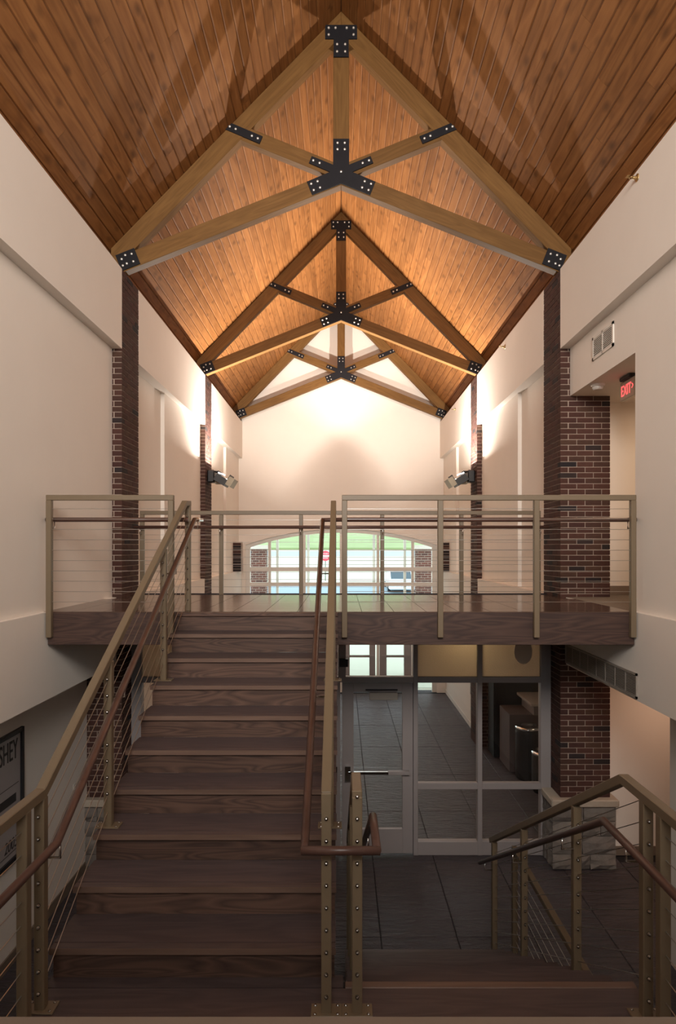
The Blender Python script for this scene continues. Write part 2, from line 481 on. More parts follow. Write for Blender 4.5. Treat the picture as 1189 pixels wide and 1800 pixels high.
# ---------------------------------------------------------------- side walls
for s, side in ((-1, 'left'), (1, 'right')):
    nm = 'wall_' + side
    def W(x0, x1, y0, y1, z0, z1, label):
        sbox(nm, s*x0, s*x1, y0, y1, z0, z1, M_WALL, label)
    L = side
    W(XF, XO, -3, P1[0], ZS, ZW, 'upper %s cream wall nearest the viewer' % L)
    W(XF, XO, P1[1], P2[0], ZS, ZW, 'upper %s cream wall between the two brick piers' % L)
    W(XF, XO, P2[1], YB, ZS, ZW, 'upper %s cream wall beside the back wall' % L)
    W(3.302, XO, P1[0], P1[1], ZC if s > 0 else 0.9, ZW, 'cream wall behind the near %s brick pier' % L)
    W(3.302, XO, P2[0], P2[1], 0, ZW, 'cream wall behind the far %s brick pier' % L)
    if s < 0:
        W(2.81, XO, -3, P1[0], ZB, ZS, 'recessed left wall panel above the bridge level')
        W(XL, XO, -3, P1[0], 0, ZSP, 'recessed lower left wall with the poster')
    else:
        W(2.81, XO, -3, 6.11, ZB, ZS, 'recessed right wall panel above the bridge level')
        W(2.81, XO, 6.11, P1[0], ZC, ZS, 'cream header over the upper right corridor opening')
        W(XL, XO, -3, 6.07, 0, ZSP, 'recessed lower right wall beside the corridor')
    W(XS, XO, -3, P1[0], ZSP, ZB, '%s spandrel wall at bridge floor level' % L)
    for a, b, xr in ((P1[1], 10.1, 2.85), (10.1, P2[0], 2.79), (P2[1], 15.5, 2.85), (15.5, YB, 2.79)):
        W(xr, XO, a, b, ZB, ZS, 'recessed %s wall panel %s' % (L, {P1[1]: 'just past the near pier', 10.1: 'just before the far pier', P2[1]: 'just past the far pier', 15.5: 'next to the back wall'}[a]))
    W(2.70, XO, P1[1], P2[0], ZSP, ZB, '%s spandrel between the piers' % L)
    W(2.70, XO, P2[1], YB, ZSP, ZB, '%s spandrel beside the back wall' % L)
    if s < 0: W(2.85, XO, P1[1], P2[0], 0, ZSP, 'lower left lobby wall')
    W(2.85, XO, P2[1], YB, 0, ZSP, 'lower %s lobby wall next to the entrance' % L)
    sbox('baseboard_'+side, s*2.835, s*2.85, P2[1], YB, 0, 0.11, M_TRIM, 'baseboard of the %s lobby wall' % L)
sbox('baseboard_left', -XL+0.0, -XL+0.014, -3, P1[0], 0, 0.12, M_SILL, 'baseboard under the poster wall')

# corridors behind the right wall (upper and lower) and the lobby alcove
for z0, z1, ya, yb, lab in ((ZB, ZC, 6.11, 8.2, 'upper'), (0.0, ZSP, 6.07, 8.2, 'lower')):
    sbox('wall_corridor', 3.30, 6.2, yb, yb+0.2, z0, z1, M_WALL, 'lit end wall of the %s right corridor' % lab)
    sbox('wall_corridor', XO, 6.2, ya-0.2, ya, z0, z1, M_WALL, 'near wall of the %s right corridor' % lab)
    sbox('wall_corridor', 6.0, 6.2, ya, yb, z0, z1, M_WALL, 'far side wall of the %s right corridor' % lab)
    sbox('baseboard_corridor', 3.30, 6.0, yb-0.014, yb, z0+0.004, z0+0.12, M_SILL, 'baseboard of the %s right corridor' % lab)
sbox('ceiling', XO, 6.2, 5.9, 8.4, ZC, ZC+0.2, M_WALL, 'flat ceiling of the upper right corridor')
sbox('ceiling', XO, 6.2, 5.9, 12.8, ZSP, ZB-0.02, M_WALL, 'flat ceiling of the lower right corridor')
sbox('floor', 2.765, 6.0, 6.11, 8.2, ZB-0.02, ZB+0.002, M_CARPET, 'speckled carpet floor of the upper corridor')
sbox('wall_alcove', 5.2, 5.4, 8.4, 12.8, 0, ZSP, M_WALL, 'far wall of the dark lobby alcove')
sbox('wall_alcove', XO, 5.2, 12.45, 12.65, 0, ZSP, M_WALL, 'end wall of the dark lobby alcove')

# gable wall behind the viewer; its window is added to go with the fill light
sbox('wall_rear', -XO, -1.75, -3.1, -2.9, 0, ZW, M_WALL, 'wall behind the viewer, left of the added gable window')
sbox('wall_rear', 1.75, XO, -3.1, -2.9, 0, ZW, M_WALL, 'wall behind the viewer, right of the added gable window')
sbox('wall_rear', -1.75, 1.75, -3.1, -2.9, 0, 4.3, M_WALL, 'wall behind the viewer, under the added gable window')
o = prism('wall_rear', [(-XO, ZW), (XO, ZW), (0.35, ZR+0.25), (-0.35, ZR+0.25)], -3.1, -2.9, M_WALL)
put(o, 'gable wall behind the viewer', None, None, 'structure')
w2 = sbox('added_window', -1.75, 1.75, -3.02, -3.0, 4.3, ZW, M_WGLASS, 'tall gable window added behind the viewer to go with the fill light')
for x in (-1.7, -0.57, 0.57, 1.7):
    box('window_frame', x-0.04, x+0.04, -3.06, -2.94, 4.3, ZW, M_TRIM, w2)
# parapet with a painted sill in front of the viewer
sill = sbox('wall_parapet', -1.6, 1.6, 0.50, 0.755, 0, ZE-0.575, M_WALL, 'half wall below the sill nearest the viewer')
box('sill', -1.62, 1.62, 0.46, 0.765, ZE-0.575, ZE-0.557, M_SILL, sill, bevel=0.004)

# ---------------------------------------------------------------- back wall with the arched opening
AW, Z_SPR, Z_CR = 2.61, ZE+0.09, ZE+0.53
def arch_z(x):
    h = Z_CR - Z_SPR
    R = (AW*AW + h*h) / (2*h)
    return Z_CR - R + math.sqrt(max(0, R*R - x*x))
bm = bmesh.new()
xs = [-XO, -AW-0.0005] + [-AW + 2*AW*i/24 for i in range(25)] + [AW+0.0005, XO]
xs.insert(14, 0.0001) if 0.0 not in xs else None
xs = sorted(set(xs))
lo, hi = [], []
for x in xs:
    zl = 0.0 if abs(x) > AW else arch_z(x)
    lo.append(bm.verts.new((x, YB, zl))); hi.append(bm.verts.new((x, YB, ZR - SL*abs(x) + 0.25)))
fs = [bm.faces.new((lo[i], lo[i+1], hi[i+1], hi[i])) for i in range(len(xs)-1)]
r = bmesh.ops.extrude_face_region(bm, geom=fs)
bmesh.ops.translate(bm, vec=(0, 0.3, 0), verts=[v for v in r['geom'] if isinstance(v, bmesh.types.BMVert)])
put(obj('wall_back', bm, M_WALL), 'bright cream back wall with the wide arched window', None, None, 'structure')

win = empty('window_1', (0, YB+0.12, 0), 'wide arched glazed entrance wall with white grid frame', None, None, 'structure')
GY = YB + 0.12
def arch_strip(name, off0, off1, y0, y1, mat, parent):
    bm = bmesh.new()
    ring = []
    for i in range(33):
        x = -AW + 2*AW*i/32
        z = arch_z(x)
        ring.append([bm.verts.new(p) for p in ((x, y0, z-off0), (x, y1, z-off0), (x, y1, z-off1), (x, y0, z-off1))])
    for a, b in zip(ring, ring[1:]):
        for k in range(4): bm.faces.new((a[k], a[(k+1)%4], b[(k+1)%4], b[k]))
    bm.faces.new(ring[0]); bm.faces.new(ring[-1][::-1])
    return obj(name, bm, mat, parent)
arch_strip('arch_frame', -0.01, 0.10, GY-0.06, GY+0.06, M_TRIM, win)
for x, w in ((-AW+0.06, 0.12), (-1.96, 0.075), (-1.01, 0.075), (0.0, 0.075), (1.01, 0.075), (1.96, 0.075), (AW-0.06, 0.12)):
    box('mullion', x-w/2, x+w/2, GY-0.045, GY+0.045, 0, arch_z(x)-0.05, M_TRIM, win)
for z, w in ((3.36, 0.11), (2.95, 0.10), (2.25, 0.11)):
    box('transom_bar', -AW+0.1, AW-0.1, GY-0.04, GY+0.04, z-w/2, z+w/2, M_TRIM, win)
XM = [-AW+0.12, -1.96, -1.01, 0.0, 1.01, 1.96, AW-0.12]
for a, b in zip(XM, XM[1:]):
    for z0, z1 in ((2.305, 2.90), (3.0, 3.305), (3.415, None)):
        a2, b2 = a+0.03, b-0.03
        if z1 is not None:
            box('pane', a2, b2, GY-0.004, GY+0.004, z0, z1, M_WGLASS, win)
        else:
            n = 6
            top = [(a2+(b2-a2)*i/n, arch_z(a2+(b2-a2)*i/n)-0.08) for i in range(n+1)]
            prism('pane', [(a2, z0), (b2, z0)] + top[::-1], GY-0.004, GY+0.004, M_WGLASS, win)
    if abs(a+b)/2 > 2.1:
        box('pane', a+0.03, b-0.03, GY-0.004, GY+0.004, 0.1, 2.19, M_WGLASS, win)
for n_, xc in enumerate((-1.485, -0.505, 0.505, 1.485)):
    d = empty('door_%d' % (n_+3), (xc, GY, 0), 'glazed far entrance door with push bar, %s' % ('left outer leaf', 'left inner leaf', 'right inner leaf', 'right outer leaf')[n_], None, None, 'structure')
    x0, x1 = xc-0.43, xc+0.43
    g0, g1 = (xc-0.27, xc+0.27) if n_ in (1, 2) else (xc-0.24, xc+0.24)
    box('stile', x0, g0, GY-0.03, GY+0.03, 0.02, 2.19, M_ALU, d)
    box('stile', g1, x1, GY-0.03, GY+0.03, 0.02, 2.19, M_ALU, d)
    box('rail', g0, g1, GY-0.03, GY+0.03, 0.02, 0.40, M_ALU, d)
    box('rail', g0, g1, GY-0.03, GY+0.03, 2.05, 2.19, M_ALU, d)
    box('pane', g0, g1, GY-0.005, GY+0.005, 0.40, 2.05, M_WGLASS, d)
    box('push_bar', x0+0.05, x1-0.05, GY-0.10, GY-0.04, 0.96, 1.02, M_ALU, d)

# ---------------------------------------------------------------- plank ceiling
PW = 0.1345
nrm = math.hypot(1, SL)
rows = int(3.25*nrm/PW)
ANG = math.atan(SL)
plank_mesh = {}
def plank_me(L):
    if L in plank_mesh: return plank_mesh[L]
    bm = bmesh.new()
    w = PW/2 - 0.002; t = 0.018; b = 0.010
    prof = [(-w, t), (-w, b), (-w+b, 0), (w-b, 0), (w, b), (w, t)]
    A = [bm.verts.new((u, -L/2+0.001, z)) for u, z in prof]; B = [bm.verts.new((u, L/2-0.001, z)) for u, z in prof]
    bm.faces.new(A); bm.faces.new(B[::-1])
    for i in range(6): bm.faces.new((A[i], B[i], B[(i+1) % 6], A[(i+1) % 6]))
    bmesh.ops.recalc_face_normals(bm, faces=bm.faces)
    me = bpy.data.meshes.new('plank'); bm.to_mesh(me); bm.free(); me.materials.append(M_PLANK)
    plank_mesh[L] = me
    return me
for s, side in ((-1, 'left'), (1, 'right')):
    o = prism('ceiling', [(0, ZR+0.02), (s*XO, ZR-SL*XO+0.02), (s*XO, ZR-SL*XO+0.2), (0, ZR+0.2)], -3.1, YB+0.3, M_DECK)
    put(o, '%s slope of the orange plank ceiling' % side, None, None, 'structure')
    ry = ANG if s > 0 else -ANG
    for i in range(rows):
        d = (i+0.5)*PW
        x = s*d/nrm; z = ZR - SL*d/nrm
        y = 2.4 + random.uniform(-0.9, 0)
        while y < YB - 0.01:
            L = random.choice((3.6, 4.2, 4.8, 5.4, 6.0))
            if YB - y - L < 1.0: L = round(YB - y, 1)
            if y + L > YB: L = round(YB - y, 1)
            if L < 0.15: break
            inst('plank', plank_me(L), o, (x, y+L/2, z), rot=(0, ry, 0))
            y += L

# ---------------------------------------------------------------- roof trusses
bm = lathe_bm([(0.016, 0), (0.016, 0.006), (0.011, 0.013), (0.005, 0.015)], 10)
me_bolt = bpy.data.meshes.new('bolt'); bmesh.ops.recalc_face_normals(bm, faces=bm.faces); bm.to_mesh(me_bolt); bm.free(); me_bolt.materials.append(M_BOLT)
me_fit = me_bolt.copy(); me_fit.name = 'cable_fitting'; me_fit.materials[0] = M_FIT
def bolts(plate, y, pts):
    root = plate.parent
    for x, z in pts:
        o = bpy.data.objects.new('bolt', me_bolt); COL.objects.link(o)
        o.matrix_world = Matrix.Translation((x, y, z)) @ Matrix.Rotation(math.pi/2, 4, 'X')
        o.parent = plate
        o.matrix_parent_inverse = (Matrix.Translation(plate.location) @ plate.rotation_euler.to_matrix().to_4x4()).inverted()

def truss(y0, label):
    th = 0.135
    t = empty('roof_truss', (0, y0, ZW), label, 'roof truss', 'timber roof trusses with black plates')
    va = math.atan(SL)
    Z = lambda z: ZE + z
    dv = 0.215*nrm
    rt = 6.72 - 0.004
    for s in (-1, 1):
        prism('rafter', [(0, Z(rt)), (s*2.88, Z(rt-SL*2.88)), (s*2.88, Z(rt-SL*2.88-dv)), (0, Z(rt-dv))], y0, y0+th, M_BEAM, t, ang=-s*va, bevel=0.004)
        ca = math.atan(0.399)
        prism('bottom_chord', [(0, Z(4.545)), (0, Z(4.76)), (s*2.76, Z(4.76-0.399*2.76)), (s*2.76, Z(4.545-0.399*2.76))], y0+0.003, y0+th-0.003, M_BEAM, t, ang=-s*ca, bevel=0.004)
        sa = math.atan(0.405)
        prism('strut', [(s*0.06, Z(4.70-0.097+0.024)), (s*0.06, Z(4.70+0.097+0.024)), (s*1.27, Z(4.70+0.097+0.405*1.27)), (s*1.27, Z(4.70-0.097+0.405*1.27))], y0+0.006, y0+th-0.006, M_BEAM, t, ang=s*sa, bevel=0.004)
    prism('king_post', [(-0.1, Z(4.70)), (0.1, Z(4.70)), (0.1, Z(6.48)), (-0.1, Z(6.48))], y0+0.008, y0+th-0.008, M_BEAM, t, ang=math.pi/2, bevel=0.004)
    yp = y0-0.012
    # apex plate
    ap = prism('apex_plate', [(-0.2, Z(6.535)), (0.2, Z(6.535)), (0.2, Z(6.36)), (0.095, Z(6.36)), (0.095, Z(6.137)), (-0.095, Z(6.137)), (-0.095, Z(6.36)), (-0.2, Z(6.36))], yp, y0, M_BLACK, t)
    bolts(ap, yp, [(s*x, Z(z)) for s in (-1, 1) for x, z in ((0.07, 6.495), (0.155, 6.495), (0.155, 6.41), (0.05, 6.29), (0.05, 6.20))])
    # hub plate
    pts = [(0.1, 5.114), (0.1, 4.79)]
    u = Vector((0.927, 0.375)); n = Vector((-0.375, 0.927))
    c = Vector((0, 4.70)) + 0.415*u
    pts += [tuple(c + 0.046*n), tuple(c - 0.046*n), (0.14, 4.700)]
    d = Vector((0.929, -0.3706)); m = Vector((0.3706, 0.929))
    c2 = Vector((0, 4.6527)) + 0.425*d
    pts += [tuple(c2 + 0.09*m), tuple(c2 - 0.09*m)]
    poly = [(x, Z(z)) for x, z in pts] + [(0, Z(4.556))] + [(-x, Z(z)) for x, z in pts[::-1]]
    hp = prism('hub_plate', poly, yp, y0, M_BLACK, t)
    bl = [(0, 4.70)]
    for s in (-1, 1):
        bl += [(s*0.045, 5.06), (s*0.045, 4.98)]
        for k in (0.375, 0.29):
            q = Vector((0, 4.70)) + k*u; bl.append((s*q.x, q.y))
        for k in (0.30, 0.385):
            for e in (-0.042, 0.042):
                q = Vector((0, 4.6527)) + k*d + e*m; bl.append((s*q.x, q.y))
    bolts(hp, yp, [(x, Z(z)) for x, z in bl])
    for s in (-1, 1):
        # strut plates
        c = Vector((1.216, 5.19)); u2 = Vector((0.921, 0.389)); n2 = Vector((-0.389, 0.921))
        q = [c + a*u2 + b*n2 for a, b in ((-0.235, -0.05), (0.235, -0.05), (0.235, 0.05), (-0.235, 0.05))]
        sp = prism('strut_plate', [(s*p.x, Z(p.y)) for p in q], yp, y0, M_BLACK, t)
        bolts(sp, yp, [(s*(c + a*u2).x, Z((c + a*u2).y)) for a in (-0.19, -0.11, 0.11, 0.19)])
        # heel plates
        c = Vector((2.665, 3.607)); u3 = Vector((0.93, -0.37)); n3 = Vector((0.37, 0.93))
        q = [c + a*u3 + b*n3 for a, b in ((-0.125, -0.105), (0.125, -0.105), (0.125, 0.105), (-0.125, 0.105))]
        sp = prism('heel_plate', [(s*p.x, Z(p.y)) for p in q], yp, y0, M_BLACK, t)
        bolts(sp, yp, [(s*(c + a*u3 + b*n3).x, Z((c + a*u3 + b*n3).y)) for a, b in ((-0.07, 0.045), (0.01, 0.06), (-0.055, -0.05), (0.03, -0.045), (0.07, 0.03), (0.085, -0.05))])
    return t
truss(8.0, 'largest timber roof truss with black bolted plates, nearest the viewer')
truss(12.76, 'middle timber roof truss between the near one and the back wall')
truss(17.05, 'smallest timber roof truss, right in front of the back wall')

# ---------------------------------------------------------------- brick piers
bm = bmesh.new(); bx(bm, -0.5, 0.5, -0.5, 0.5, -0.5, 0.5)
base_bm = bm
brick_mes = []
for m in BR:
    me = bpy.data.meshes.new('brick'); base_bm.to_mesh(me); me.materials.append(m); brick_mes.append(me)
base_bm.free()
MOD, CRS = 0.2033, 0.0677
def pier(s, y0, y1, z0, z1, label, front_vis, side_vis, name='brick_pier', stone=False):
    t = empty(name, (s*3.0, (y0+y1)/2, 0), label, 'brick pier', 'brick piers')
    xi, xo = XF, 3.30
    core = box('mortar', s*(xi+0.007), s*(xo-0.007), y0+0.007, y1-0.007, (z0 if z0 > 0.1 else 0), z1-0.002, M_MORTAR, t)
    n = int(round((z1-z0)/CRS))
    cand, rest = [], []
    dp = y1-y0; wd = xo-xi
    for c in range(n):
        zc = z0 + (c+0.5)*(z1-z0)/n
        odd = c % 2
        spans = []      # (x0,x1,y0,y1,kind)
        fx0 = 0.0 if odd == 0 else 0.1017
        # front: along x from the inner corner
        x = 0.0
        if odd == 0:
            cuts = [0, MOD, 2*MOD, wd]
        else:
            cuts = [0.1017, 0.1017+MOD, 0.1017+2*MOD, wd]
        for a, b in zip(cuts, cuts[1:]):
            if b-a > 0.03: spans.append((a, b, 0, 0.097, 'f'))
        if odd == 0: sc = [0.1017, 0.1017+MOD, 0.1017+2*MOD, dp]
        else: sc = [0, MOD, 2*MOD, dp]
        for a, b in zip(sc, sc[1:]):
            if b-a > 0.03: spans.append((0, 0.097, a, b, 's'))
        for xa, xb, ya, yb, k in spans:
            g = 0.005
            rec = [xa+(0 if xa == 0 else g), xb-(0 if xb == wd else g), ya+(0 if ya == 0 else g), yb-(0 if yb == dp else g), zc, k]
            # corner bricks belong to both faces
            if k == 'f': vis, pr = front_vis(xa, zc), 0
            else: vis, pr = side_vis(zc), 1
            if k == 'f' and xa == 0 and side_vis(zc): vis = True
            if k == 's' and ya == 0 and front_vis(0, zc): vis, pr = True, 0
            (cand if vis else rest).append((pr, rec))
    cand.sort(key=lambda q: (q[0], abs(q[1][4]-ZE)))
    rest += cand[300:]; cand = cand[:300]
    def geo(rec):
        xa, xb, ya, yb, zc, k = rec
        j = random.uniform(-0.0015, 0.0015)
        return s*(xi+(xa+xb)/2) - s*(j if k == 's' else 0), y0+(ya+yb)/2 + (j if k == 'f' else 0), zc, xb-xa, yb-ya, CRS-0.0095
    def pick():
        q = random.random()
        return 2 if q < 0.07 else (1 if q < 0.45 else 0)
    for _, rec in cand:
        x, y, z, a, b, h = geo(rec)
        inst('brick', brick_mes[pick()], t, (x, y, z), scale=(a, b, h))
    if rest:
        bm = bmesh.new()
        for _, rec in rest:
            x, y, z, a, b, h = geo(rec)
            bx(bm, x-a/2, x+a/2, y-b/2, y+b/2, z-h/2, z+h/2, pick())
        o = obj('far_bricks', bm, BR, t); o['kind'] = 'stuff'
    if stone:
        ya, yb, xa, xb = y0-0.07, y1+0.0, 2.58, 3.36
        zt = z0
        box('cap_stone', s*(xa-0.02), s*(xb+0.02), ya-0.02, y1-0.3, zt-0.09, zt, M_CAP, t, bevel=0.012)
        cz = [0.012, 0.20, 0.42, 0.60, zt-0.095]
        for r_ in range(len(cz)-1):
            xx = xa
            while xx < xb - 0.01:
                w = random.uniform(0.22, 0.40)
                if xb - xx - w < 0.14: w = xb - xx
                bm = bmesh.new()
                hh = cz[r_+1]-cz[r_]
                bx(bm, -w/2+0.005, w/2-0.005, -0.15, 0.15, -hh/2+0.005, hh/2-0.005)
                bmesh.ops.subdivide_edges(bm, edges=bm.edges[:], cuts=2, use_grid_fill=True)
                for v in bm.verts:
                    if v.co.y < -0.14:
                        e = 0.03 if (abs(v.co.x) > w/2-0.02 or abs(v.co.z) > hh/2-0.02) else 0.0
                        v.co.y += e + random.uniform(-0.012, 0.012)
                    elif abs(v.co.x) > w/2-0.02: v.co.x += random.uniform(-0.006, 0.006)*(1 if xx > xa and xx+w < xb else 2)
                obj('stone_block', bm, M_STONE, t, loc=(s*(xx+w/2), ya+0.15, (cz[r_]+cz[r_+1])/2))
                xx += w
            # side stones
            hh = cz[r_+1]-cz[r_]
            bm = bmesh.new(); bx(bm, -0.06, 0.06, -0.09, 0.09, -hh/2+0.005, hh/2-0.005)
            bmesh.ops.subdivide_edges(bm, edges=bm.edges[:], cuts=2, use_grid_fill=True)
            for v in bm.verts: v.co += Vector((random.uniform(-.008, .008), 0, 0))
            obj('stone_block', bm, M_STONE, t, loc=(s*(xa+0.06), ya+0.3+0.10, (cz[r_]+cz[r_+1])/2))
    return t
ZST = 0.875
pier(1, P1[0], P1[1], ZST, ZW, 'near right brick pier standing on a stone base beside the corridor',
     lambda x, z: (ZST < z < 2.75) or (ZB-0.05 < z < ZC) or (z >= ZC and x < 0.09), lambda z: z > ZC-0.2, stone=True)
pier(-1, P1[0], P1[1], ZST, ZW, 'near left brick pier rising behind the stair railing',
     lambda x, z: (z < 2.55) or (z > ZB and x < 0.09), lambda z: z > ZB-0.05, stone=True)
pier(1, P2[0], P2[1], 0.0, ZW, 'far right brick pier carrying a black floodlight',
     lambda x, z: z > ZB and x < 0.09, lambda z: z > ZB-0.05)
pier(-1, P2[0], P2[1], 0.0, ZW, 'far left brick pier carrying a black floodlight',
     lambda x, z: z > ZB and x < 0.09, lambda z: z > ZB-0.05)
# short brick stubs by the arched window
for s, side in ((-1, 'left'), (1, 'right')):
    t = empty('brick_stub', (s*2.68, 16.55, ZB), 'short dark brick stub at the %s end of the arched window' % side, 'brick stub', 'brick stubs by the window')
    box('mortar', s*2.60, s*2.79, 16.507, 16.9, ZB, ZE+0.17, M_MORTAR, t)
    for c in range(11):
        z = ZB + (c+0.5)*CRS
        inst('brick', brick_mes[random.choice((0, 2, 2))], t, (s*(2.695), 16.545, z), scale=(0.20, 0.095, CRS-0.0095))

# ---------------------------------------------------------------- bridge
bridge = sbox('floor', -XS+0.005, XS-0.005, 6.03, 8.34, ZB-0.305, ZB-0.012, M_TGROUT, 'bridge slab with polished brown tiles and oak fascia')
box('fascia', -XS+0.01, XS-0.01, 5.995, 6.03, ZB-0.305, ZB, M_FASCIA, bridge, bevel=0.003)
box('edge_angle', -XF+0.01, XF-0.01, 8.34, 8.365, ZB-0.3, ZB+0.012, M_BLACK, bridge)
TL = 0.3048
bm = bmesh.new(); bx(bm, -TL/2+0.002, TL/2-0.002, -TL/2+0.002, TL/2-0.002, -0.01, 0.0)
t0 = obj('tile', bm, M_TILE, bridge)
tile_me = t0.data
k = 0
for i in range(-10, 9):
    for j in range(8):
        x = 0.195 + (i+0.5)*TL; y = 6.035 + (j+0.5)*TL
        sx = sy = 1.0
        if y+TL/2 > 8.34: 
            y1 = 8.335; sy = (y1-(y-TL/2))/TL; y = (y1+y-TL/2)/2
        xa, xb = max(x-TL/2, -2.808), min(x+TL/2, XS+0.003)
        if abs(x) > 2.4 and y > 7.7:
            xa, xb = max(xa, -XF+0.003), min(xb, XF-0.003)
        if xb-xa < 0.02 or sy < 0.05: continue
        sx = (xb-xa)/TL; x = (xa+xb)/2
        if k == 0: t0.location = (x, y, ZB+0.002); t0.scale = (sx, sy, 1)
        else: inst('tile', tile_me, bridge, (x, y, ZB+0.002), scale=(sx, sy, 1))
        k += 1

# ---------------------------------------------------------------- stairs
def tread_poly(yn, depth, z):
    """tread profile in YZ seen from the side: nosing at yn, going to yn+depth, groove behind the nosing"""
    g = 0.05
    return [(yn, z), (yn, z-0.034), (yn+depth, z-0.034), (yn+depth, z), (yn+g+0.006, z), (yn+g+0.006, z-0.008), (yn+g, z-0.008), (yn+g, z)]
st = empty('staircase', (-0.78, 4.7, ZL), 'dark oak flight climbing from the landing up to the bridge', 'staircase', 'stair flights')
for kk in range(1, 10):
    yn = 6.016 - T_ST*kk
    prism_x('tread', tread_poly(yn, T_ST+0.02, ZB-R_ST*kk), -1.53, -0.03, M_TREAD, st)
    box('nosing', -1.532, -0.028, yn-0.003, yn+0.0, ZB-R_ST*kk-0.033, ZB-R_ST*kk-0.001, M_NOSE, st)
for kk in range(0, 10):
    yr = 6.016 - T_ST*kk + 0.022
    if kk == 0: box('riser', -1.52, -0.035, 5.975, 5.994, ZB-R_ST, ZB-0.034, M_RISER, st)
    else: box('riser', -1.52, -0.035, yr, yr+0.018, ZB-R_ST*(kk+1), ZB-R_ST*kk-0.034, M_RISER, st)
box('top_nosing', -1.53, -0.03, 5.955, 6.0, ZB-0.034, ZB+0.001, M_RISER, st, bevel=0.004)
for x in (-1.50, -0.09):
    pts = [(3.45, ZL-0.02)]
    for kk in range(9, 0, -1):
        yn = 6.016 - T_ST*kk + 0.03
        pts += [(yn, ZB-R_ST*(kk+1)), (yn, ZB-R_ST*kk-0.036)]
    pts = [(3.40, ZL)] + pts[1:] + [(5.99, ZB-R_ST-0.036), (5.99, ZB-R_ST-0.40), (3.75, ZL-0.30), (3.40, ZL-0.30)]
    prism_x('stringer', pts, x-0.02, x+0.02, M_TREAD, st)
YLE = 3.351
st2 = empty('staircase', (0.78, 4.7, 0), 'dark oak flight going down from the landing to the slate floor', 'staircase', 'stair flights')
for j in range(1, 10):
    ye = YLE + T_ST*j; z = ZL - R_ST*j
    g = 0.05
    poly = [(ye, z), (ye, z-0.034), (ye-T_ST-0.02, z-0.034), (ye-T_ST-0.02, z), (ye-g-0.006, z), (ye-g-0.006, z-0.008), (ye-g, z-0.008), (ye-g, z)]
    prism_x('tread', poly, 0.035, 1.53, M_TREAD, st2)
for j in range(0, 10):
    ye = YLE + T_ST*j - 0.022; z = ZL - R_ST*j
    box('riser', 0.04, 1.52, ye-0.018, ye, max(0.002, z-R_ST), z-0.034, M_RISER, st2)
for x in (0.09, 1.50):
    pts = [(YLE-0.05, ZL-0.04)]
    for j in range(0, 9):
        ye = YLE + T_ST*j - 0.045
        pts += [(ye, ZL-R_ST*j-0.036), (ye, ZL-R_ST*(j+1)-0.036)]
    pts += [(YLE+T_ST*9-0.05, ZL-R_ST*9-0.036), (YLE+T_ST*9-0.05, 0.002), (YLE+T_ST*8-0.05, 0.002), (YLE-0.05, ZL-0.40)]
    prism_x('stringer', pts[1:], x-0.02, x+0.02, M_TREAD, st2)

land = empty('stair_landing', (0, 2.0, 0), 'dark oak half landing between the two stair flights', 'landing')
box('frame', -1.50, 1.50, 0.78, YLE-0.03, ZL-0.30, ZL-0.036, M_TREAD, land)
bw = 0.245
nb = 10
ye = YLE-0.056
for i in range(nb):
    a = 0.775 + (ye-0.775)*i/nb; b = 0.775 + (ye-0.775)*(i+1)/nb
    box('floor_board', -1.53, 1.53, a+0.0008, b-0.0008, ZL-0.034, ZL, M_TREAD, land)
box('nosing', 0.02, 1.53, YLE-0.05, YLE, ZL-0.034, ZL, M_NOSE, land, bevel=0.004)
box('nosing', -1.53, 0.01, YLE-0.05, YLE+0.045, ZL-0.034, ZL, M_TREAD, land)

# ---------------------------------------------------------------- railings
PT = 0.05
bm = tube_bm([(0, 0, 0), (0, 0, 1)], 1.0, 6)
me_cable = bpy.data.meshes.new('cable'); bm.to_mesh(me_cable); bm.free(); me_cable.materials.append(M_STEEL)
CR = 0.0024
def cable(p, q, parent):
    p, q = Vector(p), Vector(q)
    d = q-p
    o = bpy.data.objects.new('cable', me_cable); COL.objects.link(o)
    o.matrix_world = Matrix.Translation(p) @ d.to_track_quat('Z', 'X').to_matrix().to_4x4() @ Matrix.Diagonal((CR, CR, d.length, 1))
    attach(o, parent)
def post(x, y, z0, z1, parent, plate=False, hole_zs=(), front=True):
    p = box('post', x-PT/2, x+PT/2, y-PT/2, y+PT/2, z0, z1, M_RAIL, parent, bevel=0.004)
    if plate:
        b = box('base_plate', x-0.075, x+0.075, y-0.045, y+0.045, z0, z0+0.009, M_RAIL, parent, bevel=0.002)
        for dx in (-0.055, 0.055):
            for dy in (-0.03, 0.03):
                o = bpy.data.objects.new('bolt', me_fit); COL.objects.link(o)
                o.location = (x+dx, y+dy, z0+0.008); o.scale = (0.5, 0.5, 0.5)
                o.parent = b; o.matrix_parent_inverse = Matrix.Translation(-b.location)
    for z in hole_zs:
        o = bpy.data.objects.new('cable_fitting', me_fit); COL.objects.link(o)
        o.matrix_world = Matrix.Translation((x, y-PT/2, z)) @ Matrix.Rotation(math.pi/2, 4, 'X') @ Matrix.Diagonal((0.62, 0.62, 1.0, 1))
        o.parent = p; o.matrix_parent_inverse = Matrix.Translation(-p.location)
    return p
def rail_path(name, pts, parent, w=0.05, h=0.05):
    for a, b in zip(pts, pts[1:]):
        beam(name, a, b, w, h, M_RAIL, parent, ext=0.006)
def handrail(pts, parent, mat=None):
    return tube('handrail', pts, 0.021, mat or M_HANDY, parent, seg=12)
def bracket(hx, y, hz, px, parent):
    """chrome bracket from the post side to under the handrail"""
    tube('bracket', [(px, y, hz-0.085), (hx, y, hz-0.085), (hx, y, hz-0.018)], 0.006, M_CHROME, parent, seg=6)

